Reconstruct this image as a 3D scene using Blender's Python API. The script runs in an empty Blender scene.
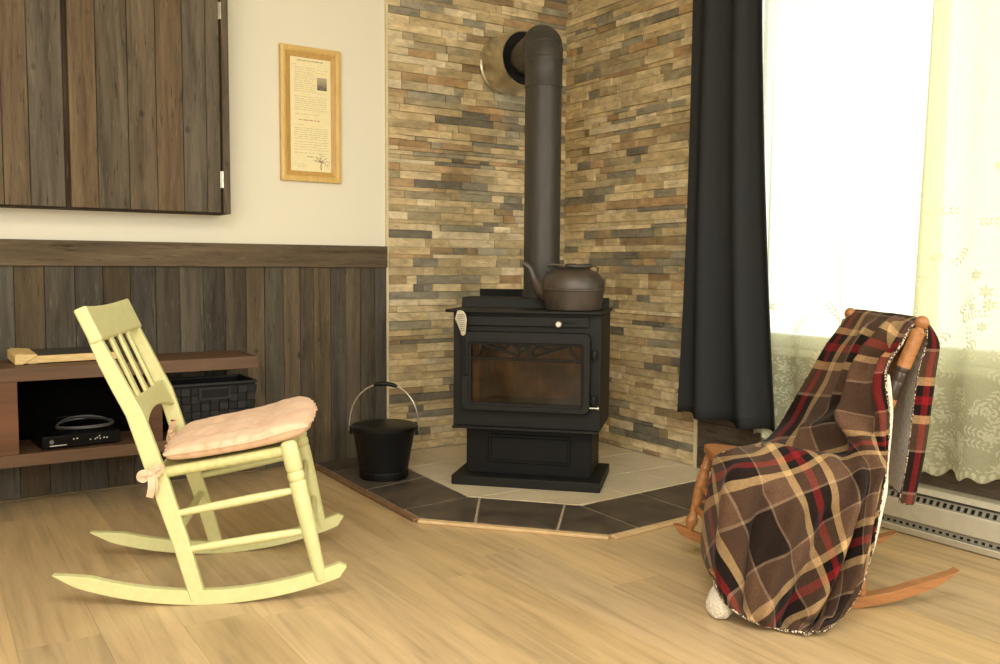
SKY, CEIL, FILL, EXPO = 3.0, 75.0, 120.0, 0.0
import bpy, bmesh, math, random
from math import sin, cos, pi, radians, sqrt, atan2, exp, floor as ifloor
from mathutils import Vector, Matrix, noise as mnoise
scene = bpy.context.scene
COL = scene.collection
RND = random.Random(7)

# ------------------------------------------------------------------ helpers
def lin(c):
    c = c / 255.0
    return c / 12.92 if c <= 0.04045 else ((c + 0.055) / 1.055) ** 2.4
def S(r, g, b, a=1.0):
    return (lin(r), lin(g), lin(b), a)
def V3(*a): return Vector(a)
def lerp(a, b, t): return a + (b - a) * t
def sm(t):
    t = max(0.0, min(1.0, t)); return t * t * (3 - 2 * t)

class MB:
    """collects shapes, then becomes one mesh object"""
    def __init__(self):
        self.v = []; self.f = []; self.t = []; self.uv = {}
        self.tint = (1, 1, 1, 0)
    def _add(self, vs, fs, M=None):
        o = len(self.v)
        for p in vs:
            p = Vector(p)
            self.v.append(M @ p if M else p)
        for f in fs:
            self.f.append([o + i for i in f]); self.t.append(self.tint)
        return o
    def box(self, x0, x1, y0, y1, z0, z1, M=None):
        vs = [(x0,y0,z0),(x1,y0,z0),(x1,y1,z0),(x0,y1,z0),(x0,y0,z1),(x1,y0,z1),(x1,y1,z1),(x0,y1,z1)]
        self._add(vs, [(3,2,1,0),(4,5,6,7),(0,1,5,4),(1,2,6,5),(2,3,7,6),(3,0,4,7)], M)
    def prism(self, poly, ext, M=None):
        n = len(poly); e = Vector(ext); P = [Vector(p) for p in poly]
        nrm = Vector((0,0,0))
        for i in range(n):
            nrm += P[i].cross(P[(i+1) % n])
        fl = nrm.dot(e) > 0
        vs = P + [p + e for p in P]
        a = list(range(n)); b = list(range(n, 2*n))
        fs = [a[::-1] if fl else a, b if fl else b[::-1]]
        for i in range(n):
            j = (i+1) % n
            q = [i, j, n+j, n+i]
            fs.append(q if fl else q[::-1])
        self._add(vs, fs, M)
    def beam(self, p0, p1, w, h, side, w1=None, h1=None):
        p0 = Vector(p0); p1 = Vector(p1); d = (p1-p0).normalized()
        s = Vector(side); s = (s - d*s.dot(d)).normalized(); u = s.cross(d)
        w1 = w if w1 is None else w1; h1 = h if h1 is None else h1
        vs = [p0 + s*a*w/2 + u*b*h/2 for a, b in ((-1,-1),(1,-1),(1,1),(-1,1))] + \
             [p1 + s*a*w1/2 + u*b*h1/2 for a, b in ((-1,-1),(1,-1),(1,1),(-1,1))]
        # u = s x d, so (s,u,-d) is right handed
        self._add(vs, [(0,1,2,3),(7,6,5,4),(1,0,4,5),(2,1,5,6),(3,2,6,7),(0,3,7,4)])
    def tube(self, pts, r, n=12, cap=True, closed=False, flat=None):
        pts = [Vector(p) for p in pts]; m = len(pts)
        rs = r if isinstance(r, (list, tuple)) else [r]*m
        up = None; rings = []
        for i in range(m):
            if closed: d = pts[(i+1) % m] - pts[i-1]
            else: d = pts[min(i+1, m-1)] - pts[max(i-1, 0)]
            if d.length < 1e-9: d = Vector((0,0,1))
            d.normalize()
            if up is None:
                up = Vector((0,0,1)) if abs(d.z) < .9 else Vector((1,0,0))
            up = (up - d*up.dot(d)).normalized(); s = d.cross(up)
            rings.append([pts[i] + (up*cos(2*pi*k/n) + s*sin(2*pi*k/n)*(flat or 1))*rs[i] for k in range(n)])
        vs = [p for rr in rings for p in rr]; fs = []
        L = m if closed else m-1
        for i in range(L):
            for k in range(n):
                a = i*n+k; b = i*n+(k+1) % n; c = ((i+1) % m)*n+(k+1) % n; e = ((i+1) % m)*n+k
                fs.append((a, b, c, e))
        if cap and not closed:
            fs.append(tuple(range(n))[::-1]); fs.append(tuple((m-1)*n+k for k in range(n)))
        self._add(vs, fs)
    def turn(self, p0, p1, prof, n=20, cap=True):
        """lathe along the line p0-p1; prof = [(t, radius)]"""
        p0 = Vector(p0); p1 = Vector(p1); d = p1-p0; dn = d.normalized()
        up = Vector((1,0,0)) if abs(dn.x) < .8 else Vector((0,1,0))
        up = (up - dn*up.dot(dn)).normalized(); s = dn.cross(up)
        vs = []; fs = []
        for t, r in prof:
            for k in range(n):
                vs.append(p0 + d*t + (up*cos(2*pi*k/n) + s*sin(2*pi*k/n))*max(r, 1e-4))
        m = len(prof)
        for i in range(m-1):
            for k in range(n):
                fs.append((i*n+k, i*n+(k+1) % n, (i+1)*n+(k+1) % n, (i+1)*n+k))
        if cap:
            fs.append(tuple(range(n))[::-1]); fs.append(tuple((m-1)*n+k for k in range(n)))
        self._add(vs, fs)
    def ball(self, c, r, n=16, sz=1.0):
        c = Vector(c)
        self.turn(c - V3(0,0,r*sz), c + V3(0,0,r*sz), [((1-cos(pi*i/10))/2, r*sin(pi*i/10)) for i in range(11)], n)
    def grid(self, fn, nu, nv, uvfn=None, flip=False):
        o = len(self.v); fi = len(self.f)
        for j in range(nv+1):
            for i in range(nu+1):
                self.v.append(Vector(fn(i/nu, j/nv)))
                if uvfn: self.uv[len(self.v)-1] = uvfn(i/nu, j/nv)
        for j in range(nv):
            for i in range(nu):
                a = o+j*(nu+1)+i; q = [a, a+1, a+nu+2, a+nu+1]
                self.f.append(q[::-1] if flip else q); self.t.append(self.tint)
    def build(self, name, mat, parent=None, smooth=35, bevel=0, seg=2, sub=0, solid=0, tint=False):
        me = bpy.data.meshes.new(name)
        me.from_pydata([tuple(p) for p in self.v], [], self.f)
        if tint:
            ca = me.color_attributes.new('tint', 'FLOAT_COLOR', 'CORNER')
            flat = []
            for p in me.polygons:
                for _ in p.loop_indices: flat.extend(self.t[p.index])
            ca.data.foreach_set('color', flat)
        if self.uv:
            ul = me.uv_layers.new(name='UVMap')
            for lp in me.loops:
                ul.data[lp.index].uv = self.uv.get(lp.vertex_index, (0, 0))
        bm = bmesh.new(); bm.from_mesh(me)
        if not self.uv: bmesh.ops.recalc_face_normals(bm, faces=bm.faces)
        bm.to_mesh(me); bm.free()
        if smooth:
            me.polygons.foreach_set('use_smooth', [True]*len(me.polygons))
            me.set_sharp_from_angle(angle=radians(smooth))
        me.update()
        o = bpy.data.objects.new(name, me); COL.objects.link(o)
        me.materials.append(mat)
        if parent is not None: o.parent = parent
        if solid:
            m = o.modifiers.new('solid', 'SOLIDIFY'); m.thickness = solid; m.offset = 0
        if bevel:
            m = o.modifiers.new('bevel', 'BEVEL'); m.width = bevel; m.segments = seg; m.limit_method = 'ANGLE'; m.angle_limit = radians(40)
        if sub:
            m = o.modifiers.new('sub', 'SUBSURF'); m.levels = sub; m.render_levels = sub
        return o

def tag(o, label=None, cat=None, group=None, kind=None):
    if label: o['label'] = label
    if cat: o['category'] = cat
    if group: o['group'] = group
    if kind: o['kind'] = kind
    return o
def thing(name, label, cat, loc=(0,0,0), rz=0.0, group=None):
    o = bpy.data.objects.new(name, None); COL.objects.link(o)
    o.location = loc; o.rotation_euler = (0, 0, rz); o.empty_display_size = .05
    return tag(o, label, cat, group)
def struct(o, label, cat):
    return tag(o, label, cat, kind='structure')

# ------------------------------------------------------------------ materials
class NT:
    def __init__(self, name):
        self.m = bpy.data.materials.new(name); self.m.use_nodes = True
        self.t = self.m.node_tree; self.t.nodes.clear()
        self.out = self.n('ShaderNodeOutputMaterial')
    def n(self, typ, **kw):
        nd = self.t.nodes.new(typ)
        for k, v in kw.items(): setattr(nd, k, v)
        return nd
    def l(self, a, b): self.t.links.new(a, b)
    def setv(self, sock, v):
        if hasattr(v, 'is_linked') or isinstance(v, bpy.types.NodeSocket): self.l(v, sock)
        else: sock.default_value = v
    def coord(self, kind='Object', scale=(1,1,1), off=None):
        tc = self.n('ShaderNodeTexCoord'); mp = self.n('ShaderNodeMapping')
        self.l(tc.outputs[kind], mp.inputs['Vector']); mp.inputs['Scale'].default_value = scale
        if off is not None: self.setv(mp.inputs['Location'], off)
        return mp.outputs['Vector']
    def noise(self, vec, scale=5, detail=5, rough=.55, dist=0.0):
        nd = self.n('ShaderNodeTexNoise'); self.l(vec, nd.inputs['Vector'])
        nd.inputs['Scale'].default_value = scale; nd.inputs['Detail'].default_value = detail
        nd.inputs['Roughness'].default_value = rough; nd.inputs['Distortion'].default_value = dist
        return nd.outputs['Fac']
    def ramp(self, fac, stops, interp='LINEAR'):
        nd = self.n('ShaderNodeValToRGB'); r = nd.color_ramp; r.interpolation = interp
        while len(r.elements) < len(stops): r.elements.new(0.5)
        for e, (p, c) in zip(r.elements, stops):
            e.position = p; e.color = c if len(c) == 4 else (*c, 1)
        self.l(fac, nd.inputs['Fac']); return nd.outputs['Color']
    def mix(self, fac, a, b, mode='MIX'):
        nd = self.n('ShaderNodeMix', data_type='RGBA', blend_type=mode)
        self.setv(nd.inputs[0], fac); self.setv(nd.inputs[6], a); self.setv(nd.inputs[7], b)
        return nd.outputs[2]
    def math(self, op, a, b=0.0, clamp=False):
        nd = self.n('ShaderNodeMath', operation=op); nd.use_clamp = clamp
        self.setv(nd.inputs[0], a); self.setv(nd.inputs[1], b); return nd.outputs[0]
    def bump(self, h, strength=.3, dist=.01):
        nd = self.n('ShaderNodeBump'); nd.inputs['Strength'].default_value = strength
        nd.inputs['Distance'].default_value = dist; self.l(h, nd.inputs['Height']); return nd.outputs['Normal']
    def bsdf(self, color, rough=.6, metal=0.0, normal=None, spec=.5, sheen=0.0, **kw):
        p = self.n('ShaderNodeBsdfPrincipled')
        self.setv(p.inputs['Base Color'], color); self.setv(p.inputs['Roughness'], rough)
        p.inputs['Metallic'].default_value = metal; p.inputs['Specular IOR Level'].default_value = spec
        if sheen: p.inputs['Sheen Weight'].default_value = sheen
        if normal is not None: self.l(normal, p.inputs['Normal'])
        for k, v in kw.items(): self.setv(p.inputs[k], v)
        return p.outputs[0]
    def done(self, sh):
        self.l(sh, self.out.inputs['Surface']); return self.m

def g4(v): return (v, v, v, 1)
def speckle(name, a, b, rough=.6, scale=30, stretch=(1,1,1), bump=.15, metal=0.0, spec=.5, lo=.35, hi=.65, dist=.004, sheen=0.0, detail=6):
    t = NT(name); vec = t.coord('Object', stretch); n = t.noise(vec, scale, detail)
    c = t.ramp(n, [(lo, a), (hi, b)])
    nm = t.bump(n, bump, dist) if bump else None
    return t.done(t.bsdf(c, rough, metal, nm, spec, sheen))
def tintmat(name, rough=.7, spec=.3):
    t = NT(name); at = t.n('ShaderNodeAttribute', attribute_name='tint'); n = t.noise(t.coord('Object'), 60, 3)
    return t.done(t.bsdf(t.mix(1.0, at.outputs['Color'], t.ramp(n, [(.3, g4(.96)), (.7, g4(1.04))]), 'MULTIPLY'), rough, 0, None, spec))
def boardwood(name, stretch, scale=1.0, rough=.75, lo=.55, hi=1.2, bump=.35, patch=None, spec=.3, crack=True, big=(.72, 1.18)):
    """boards: the tint attribute carries each board's own colour, its alpha a seed"""
    t = NT(name)
    at = t.n('ShaderNodeAttribute', attribute_name='tint')
    seed = t.math('MULTIPLY', at.outputs['Alpha'], 37.0)
    cb = t.n('ShaderNodeCombineXYZ'); t.l(seed, cb.inputs[0]); t.l(seed, cb.inputs[1]); t.l(seed, cb.inputs[2])
    vec = t.coord('Object', stretch, cb.outputs[0])
    n1 = t.noise(vec, 1.0*scale, 8, .65, .6); n2 = t.noise(vec, .28*scale, 4, .5, 1.0)
    c = t.mix(1.0, at.outputs['Color'], t.ramp(n1, [(.28, g4(lo)), (.5, g4(lerp(lo, hi, .6))), (.72, g4(hi))]), 'MULTIPLY')
    c = t.mix(1.0, c, t.ramp(n2, [(.3, g4(big[0])), (.7, g4(big[1]))]), 'MULTIPLY')
    if crack:
        n3 = t.noise(vec, 3.4*scale, 4, .6, .2)
        c = t.mix(t.ramp(n3, [(.60, g4(0)), (.70, g4(.62))]), c, (.012, .01, .008, 1))
        n5 = t.noise(vec, 5.5*scale, 3, .6, .1)
        c = t.mix(t.ramp(n5, [(.60, g4(0)), (.74, g4(.30))]), c, (.30, .26, .20, 1))
        kv = t.coord('Object', (7, 7, 5), cb.outputs[0]); kn = t.n('ShaderNodeTexVoronoi'); t.l(kv, kn.inputs['Vector']); kn.inputs['Scale'].default_value = 1.0
        c = t.mix(t.ramp(kn.outputs['Distance'], [(.04, g4(.75)), (.11, g4(0))]), c, (.015, .012, .009, 1))
    if patch is not None:
        pv = t.coord('Object', (1,1,1)); n4 = t.noise(pv, 3.0, 5, .6)
        c = t.mix(t.ramp(n4, [(.45, g4(0)), (.7, g4(.5))]), c, patch)
    return t.done(t.bsdf(c, rough, 0, t.bump(n1, bump, .004), spec))
# ------------------------------------------------------------------ surfaces
def mat_paint():
    t = NT('cream_wall_paint'); v = t.coord('Object'); n = t.noise(v, 160, 3)
    return t.done(t.bsdf(S(233,228,208), .7, 0, t.bump(n, .06, .002), .3))
M_PAINT = mat_paint()
M_CEIL = speckle('ceiling_paint', S(235,230,215), S(240,236,222), .8, 60, bump=.05)
M_FLOOR = boardwood('oak_laminate', (26, 1.7, 8), 1.0, .36, .66, 1.12, .06, None, .45, crack=False, big=(.88, 1.08))
M_BARN = boardwood('weathered_barn_board', (30, 30, 2.4), 1.0, .85, .5, 1.28, .5, None, .2)
M_BARN_H = boardwood('weathered_barn_board_across', (2.4, 30, 30), 1.0, .85, .5, 1.28, .5, None, .2)
M_BARN_Y = boardwood('weathered_barn_board_along', (30, 2.4, 30), 1.0, .85, .5, 1.28, .5, None, .2)
M_STONE = boardwood('split_slate_strips', (16, 16, 34), 1.0, .8, .60, 1.28, .5, None, .3, crack=False)
M_TRIM = speckle('pale_trim_paint', S(214,200,160), S(224,210,172), .6, 40, bump=.03)
M_BROWN = boardwood('walnut_laminate', (2.0, 24, 30), 1.0, .5, .78, 1.15, .08, None, .4, crack=False)
M_TILE_D = speckle('dark_slate_tile', S(66,58,50), S(92,82,70), .42, 9, bump=.1, detail=8)
M_TILE_L = speckle('cream_floor_tile', S(208,194,164), S(222,208,178), .35, 6, bump=.04)
M_GROUT = speckle('tile_grout', S(150,138,116), S(176,164,140), .9, 80, bump=.1)
M_GROUT_D = speckle('dark_grout', S(112,96,74), S(126,108,84), .9, 80, bump=.1)
M_EDGEWOOD = speckle('hearth_edge_wood', S(196,164,118), S(214,184,138), .5, 14, (1,1,1), .08)
M_EDGEDARK = speckle('hearth_edge_dark', S(112,84,58), S(132,102,72), .5, 14, (1,1,1), .08)
M_BLACKMETAL = speckle('matt_black_steel', S(23,23,21), S(30,30,27), .55, 220, bump=.06, spec=.28, dist=.001)
M_STOVEDARK = speckle('black_pedestal_steel', S(13,13,12), S(18,18,16), .55, 200, bump=.06, spec=.25, dist=.001)
M_PIPE = speckle('black_stove_pipe', S(50,48,43), S(60,57,50), .5, 60, (1,1,.2), .05, spec=.5, dist=.001)
M_CHROME = speckle('polished_steel', S(200,194,178), S(220,214,196), .30, 30, metal=1.0, bump=.0)
M_BRUSHED = speckle('brushed_steel', S(178,174,160), S(200,196,182), .34, 60, metal=1.0, bump=.03)
M_VOID = speckle('soot_black', S(10,10,9), S(16,15,14), .9, 40, bump=.1)
M_BLACKPL = speckle('black_plastic', S(5,5,5), S(7,7,7), .45, 60, bump=.02, spec=.2)
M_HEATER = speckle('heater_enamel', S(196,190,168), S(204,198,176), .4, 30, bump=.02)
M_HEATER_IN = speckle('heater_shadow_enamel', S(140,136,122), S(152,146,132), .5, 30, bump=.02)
M_WINFRAME = speckle('window_white_vinyl', S(236,236,230), S(242,242,236), .4, 20, bump=.01)

# ------------------------------------------------------------------ the room shell
XW, YB = -5.6, -6.6           # far sides of the room, behind the camera
ZC = 2.45
# floor: laminate planks that run along Y
mb = MB(); x = XW
while x < 0.16:
    y = YB + RND.uniform(-1.2, 0)
    while y < .02:
        y1 = min(y + 1.22, .02)
        k = RND.uniform(.965, 1.03); w = RND.uniform(-3, 3)
        mb.tint = S((197+w)*k, (170+w*.5)*k, (127-w)*k)[:3] + (RND.random(),)
        yy = max(y, YB)
        if y1 > yy: mb.box(x, min(x+.1858, .16), yy, y1-.0006, -.02, 0)
        y = y1
    x += .1863
struct(mb.build('floor', M_FLOOR, smooth=0, tint=True), 'pale oak laminate plank floor', 'floor')
mb = MB(); mb.box(XW, .16, YB, .16, ZC, ZC+.06)
struct(mb.build('ceiling', M_CEIL, smooth=0), 'plain cream ceiling', 'ceiling')
mb = MB(); mb.box(XW-.1, .16, .0, .12, -.02, ZC)
wl = struct(mb.build('wall_left', M_PAINT, smooth=0), 'cream painted wall with barn board wainscot and stone corner', 'wall')
mb = MB(); mb.box(XW-.1, XW, YB-.1, .0, -.02, ZC)
struct(mb.build('wall_back', M_PAINT, smooth=0), 'cream painted wall behind the viewpoint', 'wall')
mb = MB(); mb.box(XW-.1, .16, YB-.1, YB, -.02, ZC)
struct(mb.build('wall_front', M_PAINT, smooth=0), 'cream painted end wall', 'wall')
# right wall with the window opening
WY0, WY1, WZ0, WZ1 = -1.22, -3.55, .60, 2.22
mb = MB()
mb.box(0, .16, YB, 0.0, -.02, WZ0); mb.box(0, .16, YB, 0.0, WZ1, ZC)
mb.box(0, .16, WY0, 0.0, WZ0, WZ1); mb.box(0, .16, YB, WY1, WZ0, WZ1)
wr = struct(mb.build('wall_right', M_PAINT, smooth=0), 'window wall with stone corner and dark boards below the sill', 'wall')

# ---- split stone cladding on both sides of the corner
STONES = [((212,190,142),30),((202,178,128),24),((190,168,122),16),((172,156,118),11),((154,146,120),9),
          ((138,131,110),7),((122,114,95),4),((158,134,94),6),((182,152,108),4),((218,200,158),12),((178,144,98),5)]
def grey(c, f):
    m_ = (c[0]+c[1]+c[2])/3; return tuple(m_*f + q*(1-f) for q in c)
def stone_tint(px, pz):
    n = mnoise.noise(Vector((px*2.6, pz*3.4, 3.7)))
    tot = []
    for c, w in STONES:
        lum = (c[0]+c[1]+c[2])/3
        w2 = w*exp(n*2.3*(lum-150)/60)
        tot.append(w2)
    r = RND.random()*sum(tot)
    for (c, w), w2 in zip(STONES, tot):
        r -= w2
        if r <= 0: break
    k = RND.uniform(.98, 1.09); c = grey(c, .14)
    return S(c[0]*k, c[1]*k, c[2]*k)[:3] + (RND.random(),)
def stones(side, length):
    mb = MB(); z = 0.012
    while z < ZC:
        h = RND.choice((.020, .032, .036, .038, .042)); h = min(h, ZC - z)
        a = 0.0
        while a < length:
            L = RND.choice((.06, .09, .13, .17, .21, .26, .32)) * RND.uniform(.8, 1.15)
            b = min(a + L, length)
            if length - b < .04: b = length
            p = RND.choice((.006, .008, .010, .012, .014, .018))
            mb.tint = stone_tint(a + (5 if side == 'r' else 0), z)
            e = .0006
            if side == 'l': mb.box(-b+e, -a-e, -p, .004, z+e, z+h-e)
            else: mb.box(-p, .004, -b+e, -a-e, z+e, z+h-e)
            a = b
        z += h
    return mb
tag(stones('l', 1.07).build('stone_cladding', M_STONE, wl, smooth=0, bevel=.0012, seg=1, tint=True), 'split slate strips in tan grey and brown')
tag(stones('r', 1.012).build('stone_cladding', M_STONE, wr, smooth=0, bevel=.0012, seg=1, tint=True), 'split slate strips in tan grey and brown')
mb = MB(); mb.box(-1.083, -1.0705, -.013, .004, 0, ZC)
struct(mb.build('trim_1', M_TRIM, smooth=0), 'slim cream edge strip beside the stone on the left wall', 'trim')
mb = MB(); mb.box(-.018, .004, -1.032, -1.0125, 0, ZC)
struct(mb.build('trim_2', M_TRIM, smooth=0), 'slim cream edge strip beside the stone on the window wall', 'trim')

# ---- barn board wainscot on the left wall
def barn_tint(base=(88,80,67), warm=None):
    k = RND.uniform(.86, 1.12); w = RND.uniform(-1, 1) if warm is None else warm
    return S((base[0]+5*w)*k, (base[1]+1*w)*k, (base[2]-4*w)*k)[:3] + (RND.random(),)
XB = [-1.085,-1.147,-1.222,-1.297,-1.372,-1.455,-1.519,-1.597,-1.683,-1.764,-1.858,-1.949,-2.047,-2.143,-2.242,-2.345,-2.449,-2.557,-2.662]
while XB[-1] > XW: XB.append(XB[-1] - RND.uniform(.09, .13))
mb = MB()
for a, b in zip(XB, XB[1:]):
    mb.tint = barn_tint(); d = RND.uniform(.014, .019)
    mb.box(max(b, XW)+.0008, a-.0008, -d, .004, .0, .93)
tag(mb.build('wainscot_boards', M_BARN, wl, smooth=0, bevel=.0015, seg=1, tint=True), 'upright weathered grey brown barn boards')
mb = MB(); mb.tint = S(104,90,71)[:3] + (.31,)
mb.box(XW, -1.085, -.032, .004, .914, 1.0152)
struct(mb.build('trim_3', M_BARN_H, smooth=0, bevel=.003, tint=True), 'weathered barn board cap rail along the top of the wainscot', 'trim')
mb = MB(); mb.tint = S(120,104,78)[:3] + (.61,)
mb.box(XW, -1.46, -.028, -.012, 0, .012)
struct(mb.build('baseboard_left', M_BARN_H, smooth=0, bevel=.003, tint=True), 'thin wooden floor strip below the barn boards', 'baseboard')

# ---- dark boards under the window
mb = MB(); z = 0.0
for h in (.11, .12, .12, .11, .128):
    y = -1.034
    while y > YB:
        y1 = max(YB, y - RND.uniform(1.3, 2.2))
        k = RND.uniform(.9, 1.1); mb.tint = S(96*k, 84*k, 70*k)[:3] + (RND.random(),)
        mb.box(-.016, .004, y1+.001, y-.001, z+.001, z+h-.001); y = y1
    z += h
tag(mb.build('wainscot_boards', M_BARN_Y, wr, smooth=0, bevel=.0015, seg=1, tint=True), 'dark weathered boards laid across below the window')

# ---- window
t = NT('window_glass'); tr = t.n('ShaderNodeBsdfTransparent'); tr.inputs[0].default_value = (.96,.97,.96,1)
gl = t.n('ShaderNodeBsdfGlossy'); gl.inputs['Roughness'].default_value = .02
fr = t.n('ShaderNodeFresnel'); fr.inputs[0].default_value = 1.45
ms = t.n('ShaderNodeMixShader'); t.l(fr.outputs[0], ms.inputs[0]); t.l(tr.outputs[0], ms.inputs[1]); t.l(gl.outputs[0], ms.inputs[2])
M_GLASS = t.done(ms.outputs[0])
mb = MB(); f = .05
mb.box(.02, .11, WY1, WY0, WZ0, WZ0+f); mb.box(.02, .11, WY1, WY0, WZ1-f, WZ1)
for y in (WY0-f, WY1, (WY0+WY1)/2-f/2): mb.box(.02, .11, y, y+f, WZ0+f, WZ1-f)
win = struct(mb.build('window_1', M_WINFRAME, smooth=0, bevel=.004), 'wide white framed window behind the lace curtains', 'window')
mb = MB()
ym = (WY0+WY1)/2
for a, b in ((WY1+f, ym-f/2), (ym+f/2, WY0-f)): mb.box(.062, .066, a, b, WZ0+f, WZ1-f)
tag(mb.build('pane', M_GLASS, win, smooth=0), 'clear glass panes')
mb = MB(); mb.box(-.03, .05, WY1-.03, WY0+.03, WZ0-.03, WZ0)
tag(mb.build('window_sill', M_WINFRAME, win, smooth=0, bevel=.006), 'white sill board')

# ---- tiled hearth
HZ = .012
outer = [(-1.462,-.034),(-1.476,-1.085),(-1.02,-1.605),(-.02,-1.535)]
inner = [(-1.134,-.034),(-1.172,-.925),(-.872,-1.262),(-.02,-1.2)]
mb = MB(); mb.prism([(x,y,0) for x,y in outer] + [(-.02,-.02,0)], (0,0,.0085))
hearth = struct(mb.build('floor_hearth', M_GROUT, smooth=0), 'corner hearth pad of cream tiles with a dark tile border', 'hearth')
# cream field, one slab with recessed grout lines: single tiles clipped to the field
def clip(poly, a, b, c):       # keep a*x+b*y <= c
    o = []
    for i in range(len(poly)):
        p, q = poly[i], poly[(i+1) % len(poly)]
        fp = a*p[0]+b*p[1]-c; fq = a*q[0]+b*q[1]-c
        if fp <= 0: o.append(p)
        if fp*fq < 0:
            s = fp/(fp-fq); o.append((p[0]+(q[0]-p[0])*s, p[1]+(q[1]-p[1])*s))
    return o
def halfplanes(poly):
    n = len(poly); H = []
    ar = sum(poly[i][0]*poly[(i+1)%n][1]-poly[(i+1)%n][0]*poly[i][1] for i in range(n))
    for i in range(n):
        (x0,y0),(x1,y1) = poly[i], poly[(i+1)%n]
        a, b = (y1-y0), -(x1-x0)
        if ar < 0: a, b = -a, -b
        H.append((a, b, a*x0+b*y0))
    return H
field = [(x+.004, y+.004) for x, y in inner] + [(-.02,-.034)]
HP = halfplanes(field); mb = MB(); T = .305; g = .0025
for i in range(-6, 2):
    for j in range(-6, 2):
        q = [(i*T+g, j*T+g-.03), ((i+1)*T-g, j*T+g-.03), ((i+1)*T-g, (j+1)*T-g-.03), (i*T+g, (j+1)*T-g-.03)]
        for h in HP: q = clip(q, *h) if len(q) > 2 else q
        if len(q) > 2: mb.prism([(x,y,.006) for x,y in q], (0,0,HZ-.006))
tag(mb.build('cream_tiles', M_TILE_L, hearth, smooth=0, bevel=.001, seg=1), 'square cream tiles')
mb = MB(); mb.prism([(x,y,.005) for x,y in field], (0,0,.0045))
tag(mb.build('cream_tile_grout', M_GROUT_D, hearth, smooth=0), 'brown grout lines')
def quad_tile(o0, o1, i1, i0):
    P = [Vector((*p, 0)) for p in (o0, o1, i1, i0)]; c = sum(P, V3(0,0,0))/4
    P = [p + (c-p).normalized()*.009 for p in P]
    mb = MB(); mb.prism([(p.x,p.y,.004) for p in P], (0,0,HZ-.004))
    mb.build('dark_tile', M_TILE_D, hearth, smooth=0, bevel=.001, seg=1)
L2 = lambda a, b, t: (a[0]+(b[0]-a[0])*t, a[1]+(b[1]-a[1])*t)
A, B, Cc, D = outer; a, b, c, d = inner
for s0, s1 in ((0, .2), (.2, .545), (.545, .875)): quad_tile(L2(A,B,s0), L2(A,B,s1), L2(a,b,s1*1.04 if s1 < .8 else 1.0), L2(a,b,s0*1.04))

# corner and front tiles, cut as in the room
P1 = L2(A,B,.875); F1 = L2(B,Cc,.30); F2 = L2(B,Cc,.735); G1 = L2(Cc,D,.14)
def poly_tile(pts):
    P = [Vector((*p, 0)) for p in pts]; ce = sum(P, V3(0,0,0))/len(P)
    P = [p + (ce-p).normalized()*.009 for p in P]
    mb = MB(); mb.prism([(p.x,p.y,.004) for p in P], (0,0,HZ-.004))
    mb.build('dark_tile', M_TILE_D, hearth, smooth=0, bevel=.001, seg=1)
f1 = L2(b,c,.1); f2 = L2(b,c,.86)
poly_tile([P1, B, F1, f1, b]); poly_tile([F1, F2, f2, f1]); poly_tile([F2, Cc, G1, c, f2])
prev, pi_ = G1, c
for s in (.46, .80, 1.0):
    o, i = L2(Cc,D,s), L2(c,d,(s-.14)/.86)
    poly_tile([prev, o, i, pi_]); prev, pi_ = o, i
def edge_strip(p, q, m, name):
    p = Vector((*p,0)); q = Vector((*q,0)); dd = (q-p).normalized(); nn = V3(dd.y,-dd.x,0)
    if nn.dot(p - V3(-.5,-.5,0)) < 0: nn = -nn
    mb = MB(); mb.prism([p, q, q+nn*.03+V3(0,0,0), p+nn*.03], (0,0,.0125))
    return mb.build(name, m, hearth, smooth=0, bevel=.004)
edge_strip(A, B, M_EDGEDARK, 'edge_strip'); edge_strip(B, Cc, M_EDGEWOOD, 'edge_strip'); edge_strip(Cc, D, M_EDGEWOOD, 'edge_strip')
# ------------------------------------------------------------------ wood stove
SO = (-.6893, -.7224, HZ); SR = radians(-46)
stove = thing('wood_stove', 'matt black wood stove with glass door on a pedestal in the stone corner', 'wood stove', SO, SR)
def sp(mb, name, mat, parent=stove, **kw):
    o = mb.build(name, mat, parent, **kw)
    if parent is stove: o.location.z = -HZ
    return o
mb = MB(); mb.box(-.312, .312, -.31, .075, .012, .052); sp(mb, 'base_plate', M_BLACKMETAL, bevel=.004)
mb = MB(); mb.box(-.266, .266, -.235, .05, .05, .262); ped = sp(mb, 'pedestal', M_STOVEDARK, bevel=.004)
mb = MB(); mb.box(-.17, .178, -.2415, -.232, .10, .222); mb.box(-.158, .166, -.245, -.238, .112, .21)
sp(mb, 'ash_door', M_STOVEDARK, ped, bevel=.003)
# firebox: an open box behind the door
mb = MB()
mb.box(-.306, .306, -.30, .07, .262, .345); mb.box(-.306, .306, -.30, .07, .66, .736)
mb.box(-.306, -.235, -.30, .07, .345, .66); mb.box(.245, .306, -.30, .07, .345, .66)
mb.box(-.235, .245, .03, .07, .345, .66)
sp(mb, 'firebox', M_BLACKMETAL, smooth=0)
mb = MB()
z = .3455
while z < .655:
    h = min(.1, .657-z); x = -.234
    while x < .243:
        x1 = min(x+.115, .244); k = RND.uniform(.82, 1.1)
        mb.tint = S(206*k, 150*k, 96*k)[:3] + (RND.random(),)
        mb.box(x+.001, x1-.001, .0, .0295, z+.001, z+h-.001); x = x1
    z += h
for sx in (-1, 1):
    z = .3455
    while z < .655:
        h = min(.1, .657-z); y = -.26
        while y < -.01:
            k = RND.uniform(.8, 1.05); mb.tint = S(200*k, 140*k, 88*k)[:3] + (RND.random(),)
            xa = -.2345 if sx < 0 else .2145
            mb.box(xa, xa+.029, y+.001, min(y+.11, -.001), z+.001, z+h-.001); y += .112
        z += h
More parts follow.
